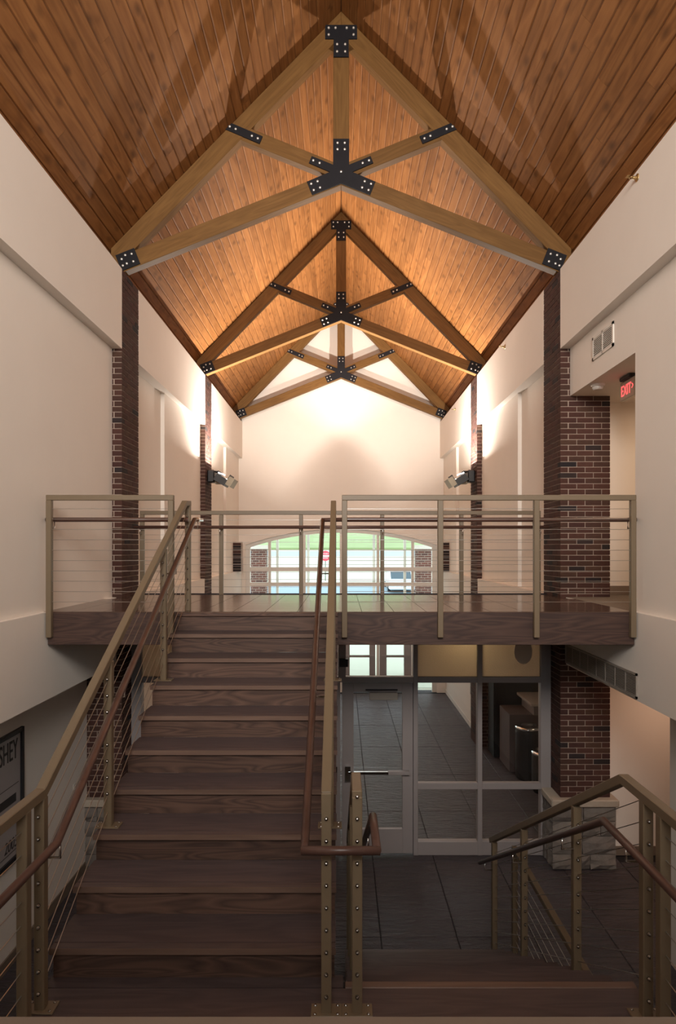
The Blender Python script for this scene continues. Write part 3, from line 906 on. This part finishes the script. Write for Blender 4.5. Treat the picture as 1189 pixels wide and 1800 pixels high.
def bridge_guard(xs, y, z_lo, z_top, label, hx0, hx1, hy, n=10, ret=None):
    g = empty('cable_railing', ((xs[0]+xs[-1])/2, y, ZB), label, 'railing', 'beige cable railings')
    for x in xs: post(x, y, z_lo, z_top-0.05, g)
    beam('top_rail', (xs[0]-PT/2, y, z_top-0.025), (xs[-1]+PT/2, y, z_top-0.025), 0.05, 0.05, M_RAIL, g)
    for i in range(n):
        z = ZB + 0.10 + i*0.0965
        cable((xs[0], y, z), (xs[-1], y, z), g)
    tube('handrail', [(hx0, hy, ZE+0.272), (hx1, hy, ZE+0.272)], 0.021, M_HAND, g, seg=12)
    for x in xs[:]:
        xx = min(max(x, hx0+0.03), hx1-0.03)
        sgn = 1 if hy > y else -1
        tube('bracket', [(xx, y+sgn*0.02, ZE+0.19), (xx, hy, ZE+0.19), (xx, hy, ZE+0.255)], 0.006, M_CHROME, g, seg=6)
    return g
ZT = ZE + 0.497
bridge_guard([-2.72, -1.585], 5.965, ZB-0.23, ZT, 'cable railing on the bridge edge left of the stairs', -2.80, -1.45, 6.07)
bridge_guard([0.032, 0.925, 1.82, 2.72], 5.965, ZB-0.23, ZT, 'long cable railing on the bridge edge right of the stairs', 0.0, 2.80, 6.07)
bridge_guard([-2.58, -1.555, -0.52, 0.533, 1.56, 2.56], 8.30, ZB+0.0, ZE+0.487, 'cable railing along the far edge of the bridge', -2.66, 2.66, 8.20)

SLP = T_ST and R_ST/T_ST
zr0 = 2.727
def flight_up(x, label, hx, side, lower_end):
    g = empty('cable_railing', (x, 4.6, ZL), label, 'railing', 'beige cable railings')
    yA, yB_ = 3.15, 6.04
    zt = lambda y: zr0 + SLP*(y-yA)
    hz = [ZL + 0.09 + 0.108*i for i in range(9)]
    if lower_end:
        post(x, 3.15, ZL, zr0-0.02, g, True, hz)
        post(x, 2.98, ZL, zr0-0.02, g, False, ())
        post(x, 1.45, ZL, zr0-0.02, g, True)
        rail_path('top_rail', [(x, 0.80, zr0), (x, yA, zr0), (x, yB_, zt(yB_)), (x, 6.20, zt(yB_)+0.01)], g)
        for z in hz: cable((x, 0.80, z), (x, 3.0, z), g)
    else:
        post(x, 3.13, ZL, zr0+0.015, g, True, hz)
        rail_path('top_rail', [(x, 3.13, zr0), (x, yB_, zt(yB_)), (x, 6.20, zt(yB_)+0.01)], g)
    for y, z0 in ((4.07, ZB-R_ST*7), (5.33, ZB-R_ST*3)):
        post(x, y, z0, zt(y)-0.03, g, True, [zt(y)-0.04-0.103*i for i in range(1, 9)])
    post(x, 6.175, ZB, zt(yB_)+0.0, g, False, [zt(yB_)-0.02-0.1*i for i in range(1, 10)])
    for i in range(1, 10):
        d = 0.04 + 0.103*i
        cable((x, 3.15, zt(3.15)-d+0.0), (x, 6.175, zt(6.175)-d), g)
    return g
hzl = 2.50
g = flight_up(-1.478, 'cable railing climbing along the left side of the upper flight', -1.38, 1, True)
handrail([(-1.38, 0.80, hzl), (-1.38, 3.10, hzl), (-1.38, 6.02, ZE+0.272)], g)
tube('return', [(-1.38, 6.02, ZE+0.272), (-1.38, 6.33, ZE+0.28)], 0.020, M_CHROME, g)
for y in (3.14,): bracket(-1.38, y, hzl, -1.455, g)
for y in (4.08, 5.34, 6.16):
    bracket(-1.38, y, hzl + (y-3.10)*0.5829 if y < 6.02 else ZE+0.275, -1.455, g)
g = flight_up(-0.072, 'cable railing on the right side of the upper flight, seen end on', -0.175, -1, False)
handrail([(-0.175, 3.03, hzl), (-0.175, 3.10, hzl), (-0.175, 6.02, ZE+0.262)], g)
tube('handrail', [(-0.185, 6.03, ZE+0.268), (0.02, 6.06, ZE+0.272)], 0.020, M_HAND, g)
for y in (4.08, 5.34): bracket(-0.175, y, hzl + (y-3.10)*0.5829, -0.097, g)
# joining rail between the two centre newels
tube('handrail', [(-0.19, 3.03, hzl), (0.185, 3.03, hzl)], 0.021, M_HAND, g, seg=12)

def flight_down(x, label, newel_y, outer):
    g = empty('cable_railing', (x, 4.6, 0), label, 'railing', 'beige cable railings')
    yA, yE = 3.34, 6.28
    zt = lambda y: zr0 if y < yA else zr0 - SLP*(y-yA)
    hz = [ZL + 0.09 + 0.108*i for i in range(9)]
    if outer:
        post(x, newel_y, ZL, zr0-0.02, g, True, hz)
        post(x, newel_y-0.165, ZL, zr0-0.02, g)
        post(x, 1.45, ZL, zr0-0.02, g, True)
        rail_path('top_rail', [(x, 0.80, zr0), (x, yA, zr0), (x, yE, zt(yE))], g)
        for z in hz: cable((x, 0.80, z), (x, newel_y-0.165, z), g)
    else:
        post(x, newel_y, ZL, zr0-0.005, g, True, hz + [ZL+0.09+0.108*9])
        rail_path('top_rail', [(x, newel_y, zr0-0.005), (x, yA+0.04, zr0-0.005), (x, yE, zt(yE))], g)
    for y, j in ((4.02, 3), (5.17, 7)):
        z0 = ZL - R_ST*j
        post(x, y, z0, zt(y)-0.03, g, False, [zt(y)-0.14-0.108*i for i in range(8)])
    post(x, 6.17, 0.0, zt(6.17)-0.03, g, False)
    for i in range(9):
        d = 0.14 + 0.108*i
        cable((x, newel_y, zr0+SLP*(yA-newel_y)-d), (x, 6.17, zt(6.17)-d), g)
    return g
g = flight_down(1.478, 'cable railing descending along the right side of the lower flight', 3.10, True)
hd = lambda y: hzl - SLP*(y-3.36) if y > 3.36 else hzl
handrail([(1.38, 0.80, hzl), (1.38, 3.36, hzl), (1.38, 6.36, hd(6.36))], g)
for y in (3.10, 4.0, 5.15, 6.15): bracket(1.38, y, hd(y), 1.455, g)
g = flight_down(0.078, 'cable railing on the left side of the lower flight, seen end on', 3.13, False)
handrail([(0.17, 3.03, hzl), (0.17, 3.42, hzl), (0.17, 6.36, hd(6.3))], g)
for y in (3.2, 4.0, 5.15): bracket(0.17, y, hd(y), 0.10, g)
# guard standing on the slate floor beside the lower flight
g = empty('cable_railing', (1.66, 5.2, 0), 'low cable railing standing on the slate floor right of the lower flight', 'railing', 'beige cable railings')
for y in (4.42, 6.12): post(1.66, y, 0.0, 1.03, g)
beam('top_rail', (1.66, 3.5, 1.055), (1.66, 6.145, 1.055), 0.05, 0.05, M_RAIL, g)
for i in range(9): cable((1.66, 3.5, 0.1+i*0.1), (1.66, 6.12, 0.1+i*0.1), g)

# ---------------------------------------------------------------- glazed storefront under the bridge
SY0, SY1 = 8.19, 8.30
ZTOP = ZB - 0.305
sf = empty('window_3', (0, 8.25, 0), 'grey framed glass storefront under the bridge', None, None, 'structure')
for s in (-1, 1):
    for a, b in ((0.926, 0.984), (1.749, 1.808), (2.558, XF-0.002)):
        if s < 0: a, b = -b, -a
        box('mullion', a, b, SY0, SY1, 0.0, ZTOP, M_ALU, sf, bevel=0.004)
    for x0, x1, fr in ((0.984, 1.749, True), (1.808, 2.558, True)):
        for z0, z1 in ((2.211, 2.284), (0.848, 0.913), (0.0, 0.17)):
            a, b = (x0, x1) if s > 0 else (-x1, -x0)
            box('transom_bar', a, b, SY0+0.004, SY1-0.004, z0 if z0 > 0 else 0.004, z1, M_ALU, sf)
        a, b = (x0, x1) if s > 0 else (-x1, -x0)
        box('pane', a, b, 8.24, 8.248, 0.17, 0.848, M_GLASS, sf)
        box('pane', a, b, 8.24, 8.248, 0.913, 2.211, M_GLASS, sf)
        box('frosted_pane', a+0.001, b-0.001, 8.24, 8.248, 2.284, ZTOP, M_FROST, sf)
        box('glazing_bead', a, b, 8.20, 8.236, 0.913, 0.922, M_CHROME if False else M_ALU, sf)
box('transom_bar', -0.926, 0.926, SY0+0.004, SY1-0.004, 2.215, 2.284, M_ALU, sf)
box('mullion', -0.035, 0.06, SY0+0.002, SY1-0.002, 2.284, ZTOP, M_ALU, sf)
box('pane', 0.06, 0.926, 8.24, 8.248, 2.284, ZTOP, M_GLASS, sf)
box('pane', -0.926, -0.035, 8.24, 8.248, 2.284, ZTOP, M_GLASS, sf)
# oval disc painted as a silhouette showing on the outer frosted pane
bm = lathe_bm([(1, 0), (1, 1)], 28)
for v in bm.verts: v.co = Vector((v.co.x*0.115, v.co.z*0.004, v.co.y*0.16))
obj('oval_silhouette', bm, plain('silhouette_grey', (0.62, 0.52, 0.43), 0.7), sf, loc=(2.345, 8.234, 2.60))
for n_, s in ((1, -1), (2, 1)):
    d = empty('door_%d' % n_, (s*0.47, 8.25, 0), 'storefront door leaf with push bar, %s of the centre' % ('left' if s < 0 else 'right'), None, None, 'structure')
    def B(name, x0, x1, z0, z1, ya=8.21, yb=8.265, mat=M_ALU, bev=0.003):
        a, b = (x0, x1) if s > 0 else (-x1, -x0)
        return box(name, a, b, ya, yb, z0, z1, mat, d, bevel=bev)
    B('stile', 0.012, 0.16, 0.02, 2.205); B('stile', 0.787, 0.922, 0.02, 2.205)
    B('rail', 0.16, 0.787, 2.087, 2.205); B('rail', 0.16, 0.787, 0.02, 0.33)
    B('pane', 0.16, 0.787, 0.33, 2.087, 8.235, 8.241, M_GLASS, 0)
    B('push_bar', 0.09, 0.86, 1.05, 1.085, 8.14, 8.18, M_CHROME)
    B('bar_housing', 0.60, 0.87, 1.045, 1.09, 8.138, 8.2, M_ALU)
    B('latch_case', 0.05, 0.12, 0.96, 1.15, 8.15, 8.212, M_CHROME)
    B('closer', 0.36, 0.72, 2.0, 2.09, 8.15, 8.21, M_GRILLE)
    B('closer_arm', 0.31, 0.72, 2.125, 2.14, 8.13, 8.15, M_BLACK)
box('door_stop', -0.02, 0.09, 8.15, 8.20, 2.42, 2.52, M_BLACKP, sf)

# ---------------------------------------------------------------- black floodlights on the far piers
def flood(s, side):
    yc = 12.96; zc = ZE + 1.45
    t = empty('floodlight', (s*XF, yc, zc), 'black floodlight with tilted head on the far %s brick pier' % side, 'floodlight', 'floodlights on the far piers')
    box('mount_box', s*(XF-0.14), s*(XF+0.0), yc-0.12, yc+0.12, zc-0.12, zc+0.13, M_BLACKP, t, bevel=0.02)
    box('ballast', s*(XF-0.27), s*(XF-0.14), yc-0.07, yc+0.07, zc-0.15, zc+0.0, M_VISOR, t, bevel=0.01)
    for dy in (-0.09, 0.09):
        tube('yoke', [(s*(XF-0.12), yc+dy, zc+0.10), (s*(XF-0.22), yc+dy, zc+0.10), (s*(XF-0.32), yc+dy, zc+0.04)], 0.014, M_BLACKP, t, seg=8)
    a = math.radians(32)
    up = Vector((-s*math.sin(a), 0, math.cos(a)))       # lens normal, towards the room
    ax = Vector((-s*math.cos(a), 0, -math.sin(a)))      # from the pier outwards and down
    c = Vector((s*(XF-0.38), yc, zc+0.03))
    M = Matrix.Translation(c) @ Matrix((ax, up.cross(ax), up)).transposed().to_4x4()
    def part(name, bm, mat):
        o = obj(name, bm, mat); o.matrix_world = M; attach(o, t); return o
    # open tray: floor and four walls, the tube lamp lies deep inside near the outer wall
    bm = bmesh.new()
    bx(bm, -.15, .10, -.22, .22, -.215, -.105)
    bx(bm, -.15, -.135, -.22, .22, -.105, -.035)
    bx(bm, .09, .10, -.22, .22, -.105, .045)
    bx(bm, -.135, .09, -.22, -.205, -.105, -.072); bx(bm, -.135, .09, .205, .22, -.105, -.072)
    part('lamp_head', bm, M_BLACKP)
    bm = tube_bm([(0.052, -.13, -0.075), (0.052, .13, -0.075)], 0.011, 10)
    part('tube_lamp', bm, M_LENS)
    bm = bmesh.new(); bx(bm, .10, .215, -.215, .215, -.17, .015)
    part('visor', bm, M_VISOR)
    l = area('flood_lamp', c + ax*0.052 - up*0.058, up, 0.24, 0.026, FLOOD_W, (1.0, 0.90, 0.80))
    attach(l, t)
flood(-1, 'left'); flood(1, 'right')

# ---------------------------------------------------------------- wall fittings
def register():
    x = 2.81
    ya, yb, za, zb = 6.58, 7.13, ZE+2.085, ZE+2.34
    t = empty('air_register', (x, (ya+yb)/2, za), 'white louvred air register high above the corridor opening', 'air vent')
    box('backing', x-0.004, x-0.001, ya+0.03, yb-0.03, za+0.03, zb-0.03, M_DARK, t)
    for a, b, c, d in ((ya, yb, za, za+0.03), (ya, yb, zb-0.03, zb), (ya, ya+0.03, za, zb), (yb-0.03, yb, za, zb), ((ya+yb)/2-0.008, (ya+yb)/2+0.008, za, zb)):
        box('frame', x-0.014, x-0.001, a, b, c, d, M_WHITEP, t)
    for i in range(10):
        z = za+0.04 + i*0.0195
        o = box('slat', x-0.014, x-0.004, ya+0.03, yb-0.03, z-0.004, z+0.004, M_WHITEP, t)
        o.rotation_euler = (0, math.radians(-25), 0)
register()
def long_grille():
    x = XS
    ya, yb, za, zb = 5.95, 7.84, ZE-1.40, ZE-1.165
    t = empty('wall_grille', (x, (ya+yb)/2, za), 'long painted return grille in the spandrel under the bridge', 'air vent')
    box('backing', x-0.004, x-0.001, ya+0.02, yb-0.02, za+0.02, zb-0.02, M_DARK, t)
    for a, b, c, d in ((ya, yb, za, za+0.022), (ya, yb, zb-0.022, zb), (ya, ya+0.02, za, zb), (yb-0.02, yb, za, zb)):
        box('frame', x-0.016, x-0.001, a, b, c, d, M_GRILLE, t)
    for i in range(1, 8):
        y = ya + (yb-ya)*i/8
        box('divider', x-0.014, x-0.002, y-0.005, y+0.005, za+0.02, zb-0.02, M_GRILLE, t)
    for i in range(12):
        z = za+0.03 + i*0.0155
        box('slat', x-0.012, x-0.003, ya+0.02, yb-0.02, z-0.0035, z+0.0035, M_GRILLE, t)
long_grille()
def sprinkler(y, z, label):
    t = empty('sprinkler_head', (XF, y, z), label, 'sprinkler', 'sidewall sprinklers')
    bm = lathe_bm([(0.036, 0), (0.034, 0.006), (0.014, 0.010), (0.013, 0.03), (0.016, 0.032), (0.010, 0.045)], 14)
    o = obj('escutcheon', bm, M_BRASS); o.matrix_world = Matrix.Translation((XF, y, z)) @ Matrix.Rotation(-math.pi/2, 4, 'Y'); attach(o, t)
    tube('yoke', [(XF-0.04, y-0.012, z), (XF-0.06, y-0.018, z), (XF-0.075, y, z), (XF-0.06, y+0.018, z), (XF-0.04, y+0.012, z)], 0.004, M_BRASS, t, seg=6)
    box('deflector', XF-0.10, XF-0.072, y-0.022, y+0.022, z+0.008, z+0.012, M_BRASS, t)
sprinkler(5.81, ZE+3.365, 'brass sprinkler head high on the right wall nearest the viewer')
sprinkler(10.5, ZE+3.31, 'brass sprinkler head on the right wall between the piers')
sprinkler(15.06, ZE+3.27, 'tiny brass sprinkler head on the right wall near the back')
# smoke detector
t = empty('smoke_detector', (2.93, 7.30, ZC), 'round white smoke detector on the corridor ceiling', 'smoke detector')
bm = lathe_bm([(0.045, -0.062), (0.058, -0.05), (0.062, -0.025)], 24); obj('dome', bm, M_WHITEP, t, loc=(2.93, 7.30, ZC))
bm = lathe_bm([(0.075, -0.026), (0.08, 0.0)], 24); obj('base', bm, M_WHITEP, t, loc=(2.93, 7.30, ZC))
# exit sign
def text(name, body, size, mat, parent, M, extrude=0.002, shear=0.0, align='CENTER', sx=1.0):
    c = bpy.data.curves.new(name, 'FONT'); c.body = body; c.size = size; c.extrude = extrude; c.align_x = align; c.shear = shear
    c.materials.append(mat)
    tmp = bpy.data.objects.new(name, c); COL.objects.link(tmp)
    me = bpy.data.meshes.new_from_object(tmp.evaluated_get(bpy.context.evaluated_depsgraph_get()))
    bpy.data.objects.remove(tmp)
    o = bpy.data.objects.new(name, me); COL.objects.link(o)
    if not me.materials: me.materials.append(mat)
    o.matrix_world = M @ Matrix.Diagonal((sx, 1, 1, 1)); attach(o, parent)
    return o
ex = empty('exit_sign', (3.13, 6.94, ZC), 'red lit EXIT sign hanging in the upper right corridor', 'exit sign')
box('housing', 3.10, 3.15, 6.76, 7.10, ZC-0.245, ZC-0.045, plain('sign_metal', (0.42, 0.35, 0.26), 0.35, metal=0.5), ex, bevel=0.003)
box('canopy', 3.06, 3.19, 6.80, 7.04, ZC-0.045, ZC-0.001, M_BLACKP, ex, bevel=0.01)
box('face', 3.0985, 3.0998, 6.775, 7.085, ZC-0.235, ZC-0.055, plain('sign_face', (0.5, 0.36, 0.28), 0.4), ex)
# face looks towards -X, reading direction runs from far to near (-Y)
MX = Matrix(((0, 0, -1, 3.097), (-1, 0, 0, 6.955), (0, 1, 0, ZC-0.20), (0, 0, 0, 1)))
text('letters', 'EXIT', 0.165, M_RED, ex, MX, sx=0.72)
MA = Matrix(((0, 0, -1, 3.097), (-1, 0, 0, 6.80), (0, 1, 0, ZC-0.175), (0, 0, 0, 1)))
text('arrow', '>', 0.12, M_RED, ex, MA, sx=0.6)

# framed poster on the lower left wall
po = empty('framed_poster', (-XL, 5.75, 1.0), 'black framed poster on the lower left wall with dark lettering', 'poster')
px = -XL + 0.001
pz0, pz1, py0, py1 = 0.97, 2.20, 5.30, 6.24
box('print', px, px+0.008, py0+0.03, py1-0.03, pz0+0.03, pz1-0.03, plain('poster_paper', (0.38, 0.34, 0.33), 0.4, noise=0.03), po)
for a, b, c, d in ((py0, py1, pz0, pz0+0.04), (py0, py1, pz1-0.04, pz1), (py0, py0+0.04, pz0, pz1), (py1-0.04, py1, pz0, pz1)):
    box('frame', px, px+0.03, a, b, c, d, M_BLACKP, po)
def MP(y, z): return Matrix(((0, 0, 1, px+0.009), (1, 0, 0, y), (0, 1, 0, z), (0, 0, 0, 1)))
M_INK = plain('poster_ink', (0.035, 0.03, 0.03), 0.6)
text('letters', 'HERSHEY', 0.27, M_INK, po, MP(6.15, 1.93), align='RIGHT', sx=0.55, extrude=0.003)
box('dark_label', px+0.008, px+0.010, 5.70, 6.12, 1.52, 1.60, M_INK, po)
box('rule_line', px+0.008, px+0.010, 5.40, 6.17, 1.685, 1.690, M_INK, po)
text('year', '2003', 0.15, M_INK, po, MP(6.14, 1.09), align='RIGHT', shear=0.25, sx=0.8)
box('rule_line', px+0.008, px+0.010, 5.70, 6.14, 1.06, 1.066, M_INK, po)
# light switch on that wall
sw = empty('light_switch', (-XL, 7.48, 1.12), 'small white light switch on the lower left wall', 'light switch')
box('plate', -XL, -XL+0.006, 7.445, 7.515, 1.07, 1.185, M_WHITEP, sw, bevel=0.002)
box('toggle', -XL+0.006, -XL+0.014, 7.474, 7.486, 1.115, 1.14, M_WHITEP, sw)

# ---------------------------------------------------------------- lobby alcove behind the storefront
ct = empty('service_counter', (3.35, 11.6, 0), 'dark service counter with pale top in the lobby alcove', 'counter')
box('body', 2.95, 3.9, 11.2, 11.9, 0.02, 1.02, plain('counter_wood', (0.10, 0.07, 0.065), 0.6), ct)
box('counter_top', 3.28, 3.95, 11.05, 11.95, 1.20, 1.25, plain('counter_stone', (0.45, 0.40, 0.36), 0.25), ct, bevel=0.006)
box('riser_panel', 3.36, 3.9, 11.15, 11.9, 1.02, 1.20, plain('counter_panel', (0.22, 0.18, 0.17), 0.6), ct)
cb = empty('wall_cabinet', (3.3, 12.3, 0), 'black box standing in for a dark opening at the far end of the alcove', 'cabinet')  # black box put in for the darkness of an opening
box('body', 2.86, 4.6, 12.0, 12.44, 0.02, 2.2, M_BLACKP, cb)
box('door', 2.90, 3.70, 11.985, 12.0, 0.08, 2.12, M_BLACKP, cb); box('door', 3.74, 4.55, 11.985, 12.0, 0.08, 2.12, M_BLACKP, cb)  # flat panels on the front of the box that stands for the dark opening
for i, (x, y, lab) in enumerate(((3.20, 10.95, 'black bin with bright chrome rim, taller of the two behind the glass'), (3.30, 10.35, 'black bin with chrome rim, nearer the storefront'))):
    t = empty('waste_bin', (x, y, 0), lab, 'waste bin', 'bins in the lobby')
    h = 0.86 if i == 0 else 0.62
    bm = lathe_bm([(0.19, 0.0), (0.21, 0.05), (0.21, h-0.06), (0.20, h-0.02)], 24); obj('body', bm, M_BLACKP, t, smooth=False, loc=(x, y, 0.002))
    bm = lathe_bm([(0.205, h-0.02), (0.225, h+0.0), (0.215, h+0.03), (0.15, h+0.05), (0.13, h+0.02)], 24); obj('rim', bm, M_CHROME, t, smooth=True, loc=(x, y, 0.002))
fn = empty('framed_notice', (2.85, 13.8, 0.6), 'small dark framed notice on the lobby wall behind the glass', 'picture')
box('frame', 2.825, 2.85, 13.7, 14.0, 0.75, 1.15, M_BLACKP, fn); box('print', 2.822, 2.826, 13.74, 13.96, 0.79, 1.11, plain('notice_paper', (0.3, 0.28, 0.26), 0.6), fn)

# ---------------------------------------------------------------- outdoors beyond the arched window
def zg(y): return 0.0 if y < 20 else 0.062*(y-20)
o = prism_x('ground', [(18.2, -0.02), (20, -0.02), (80, zg(80)), (80, -1), (18.2, -1)], -60, 60, plain('pale_pavement', (0.44, 0.45, 0.36), 0.9, noise=0.05, scale=0.5))
put(o, 'pale paved forecourt rising away from the entrance', None, None, 'structure')
o = prism_x('road', [(37.5, zg(37.5)+0.02), (43, zg(43)+0.02), (43, zg(43)-0.3), (37.5, zg(37.5)-0.3)], -60, 60, plain('blue_grey_road', (0.22, 0.29, 0.33), 0.9, noise=0.05, scale=0.3))
put(o, 'blue grey lane crossing the forecourt', None, None, 'structure')
o = prism_x('ground', [(80, zg(80)-0.5), (80, zg(80)+0.3), (96, 6.2), (150, 22), (150, 0)], -90, 90, plain('hill_grass', (0.235, 0.30, 0.135), 0.95, noise=0.25, scale=0.25))
put(o, 'green grass bank beyond the forecourt', None, None, 'structure')
o = prism_x('road', [(70, zg(70)+0.02), (78, zg(78)+0.02), (78, zg(78)-0.3), (70, zg(70)-0.3)], -60, 60, plain('far_road', (0.30, 0.37, 0.38), 0.9))
put(o, 'far road below the grass bank', None, None, 'structure')
vf = empty('window_4', (0, 20.1, 0), 'outer white frame of the entrance vestibule', None, None, 'structure')
for x in (-2.0, -1.03, 0.0, 1.03, 2.0): box('mullion', x-0.04, x+0.04, 20.06, 20.14, 0, ZE+0.62, M_TRIM, vf)
for z in (3.30, 2.80): box('transom_bar', -2.2, 2.2, 20.07, 20.13, z-0.04, z+0.04, M_TRIM, vf)
for s, side in ((-1, 'left'), (1, 'right')):
    t = empty('porch_column', (s*2.5, 19.6, 0), 'square brick porch column outside the %s side of the window' % side, 'column', 'porch columns')
    box('shaft', s*2.28, s*2.74, 19.4, 19.85, 0.0, ZE-0.02, M_FARBRICK, t)
    box('capital', s*2.22, s*2.80, 19.34, 19.91, ZE-0.02, ZE+0.10, M_TRIM, t)
o = box('porch_beam', -3.2, 3.2, 19.4, 19.85, ZE+0.62, ZE+0.95, M_TRIM); put(o, 'white porch beam outside above the arched window', 'beam')
sg = empty('road_sign', (-1.13, 46, zg(46)), 'round red do not enter sign on a thin post outside', 'road sign')
tube('post', [(-1.13, 46.03, zg(46)), (-1.13, 46.03, ZE-0.2)], 0.03, plain('green_post', (0.10, 0.16, 0.12), 0.6), sg)
bm = lathe_bm([(0.37, 0), (0.37, 0.02)], 28)
o = obj('disc', bm, plain('sign_red', (0.62, 0.06, 0.09), 0.5)); o.matrix_world = Matrix.Translation((-1.13, 46, ZE-0.54)) @ Matrix.Rotation(math.pi/2, 4, 'X'); attach(o, sg)
M_SW = plain('sign_white', (0.85, 0.85, 0.85), 0.5)
box('bar', -1.39, -0.87, 45.965, 45.98, ZE-0.59, ZE-0.49, M_SW, sg)
MS = lambda z: Matrix(((1, 0, 0, -1.13), (0, 0, -1, 45.978), (0, 1, 0, z), (0, 0, 0, 1)))
text('letters', 'DO NOT', 0.13, M_SW, sg, MS(ZE-0.42), sx=0.9)
text('letters', 'ENTER', 0.13, M_SW, sg, MS(ZE-0.73), sx=0.9)

# white car parked across the lane outside
car = empty('parked_car', (3.75, 40.5, zg(40.5)), 'white car parked outside beyond the right half of the arched window', 'car')
cz = zg(39)
def CB(name, x0, x1, y0, y1, z0, z1, mat, bev): return box(name, x0, x1, y0, y1, z0, z1, mat, car, bevel=bev)
M_CAR = plain('white_car_paint', (0.75, 0.77, 0.78), 0.3)
CB('body', 2.92, 4.60, 39.0, 43.2, cz+0.22, cz+0.85, M_CAR, 0.08)
o = prism_x('cabin', [(40.0, cz+0.83), (40.7, cz+1.40), (42.3, cz+1.40), (42.9, cz+0.83)], 3.02, 4.50, M_CAR, car)
prism_x('windshield', [(39.98, cz+0.86), (40.66, cz+1.36), (40.68, cz+1.34), (40.0, cz+0.84)], 3.12, 4.40, plain('car_glass', (0.03, 0.06, 0.08), 0.1), car)
for x in (2.98, 4.54):
    for y in (39.8, 42.4):
        bm = lathe_bm([(0.31, -0.09), (0.32, 0.0), (0.31, 0.09)], 18)
        o = obj('wheel', bm, M_BLACKP); o.matrix_world = Matrix.Translation((x, y, cz+0.31)) @ Matrix.Rotation(math.pi/2, 4, 'Y'); attach(o, car)
for x in (3.12, 4.40): CB('headlight', x-0.12, x+0.12, 38.985, 39.02, cz+0.55, cz+0.68, M_CHROME, 0.01)
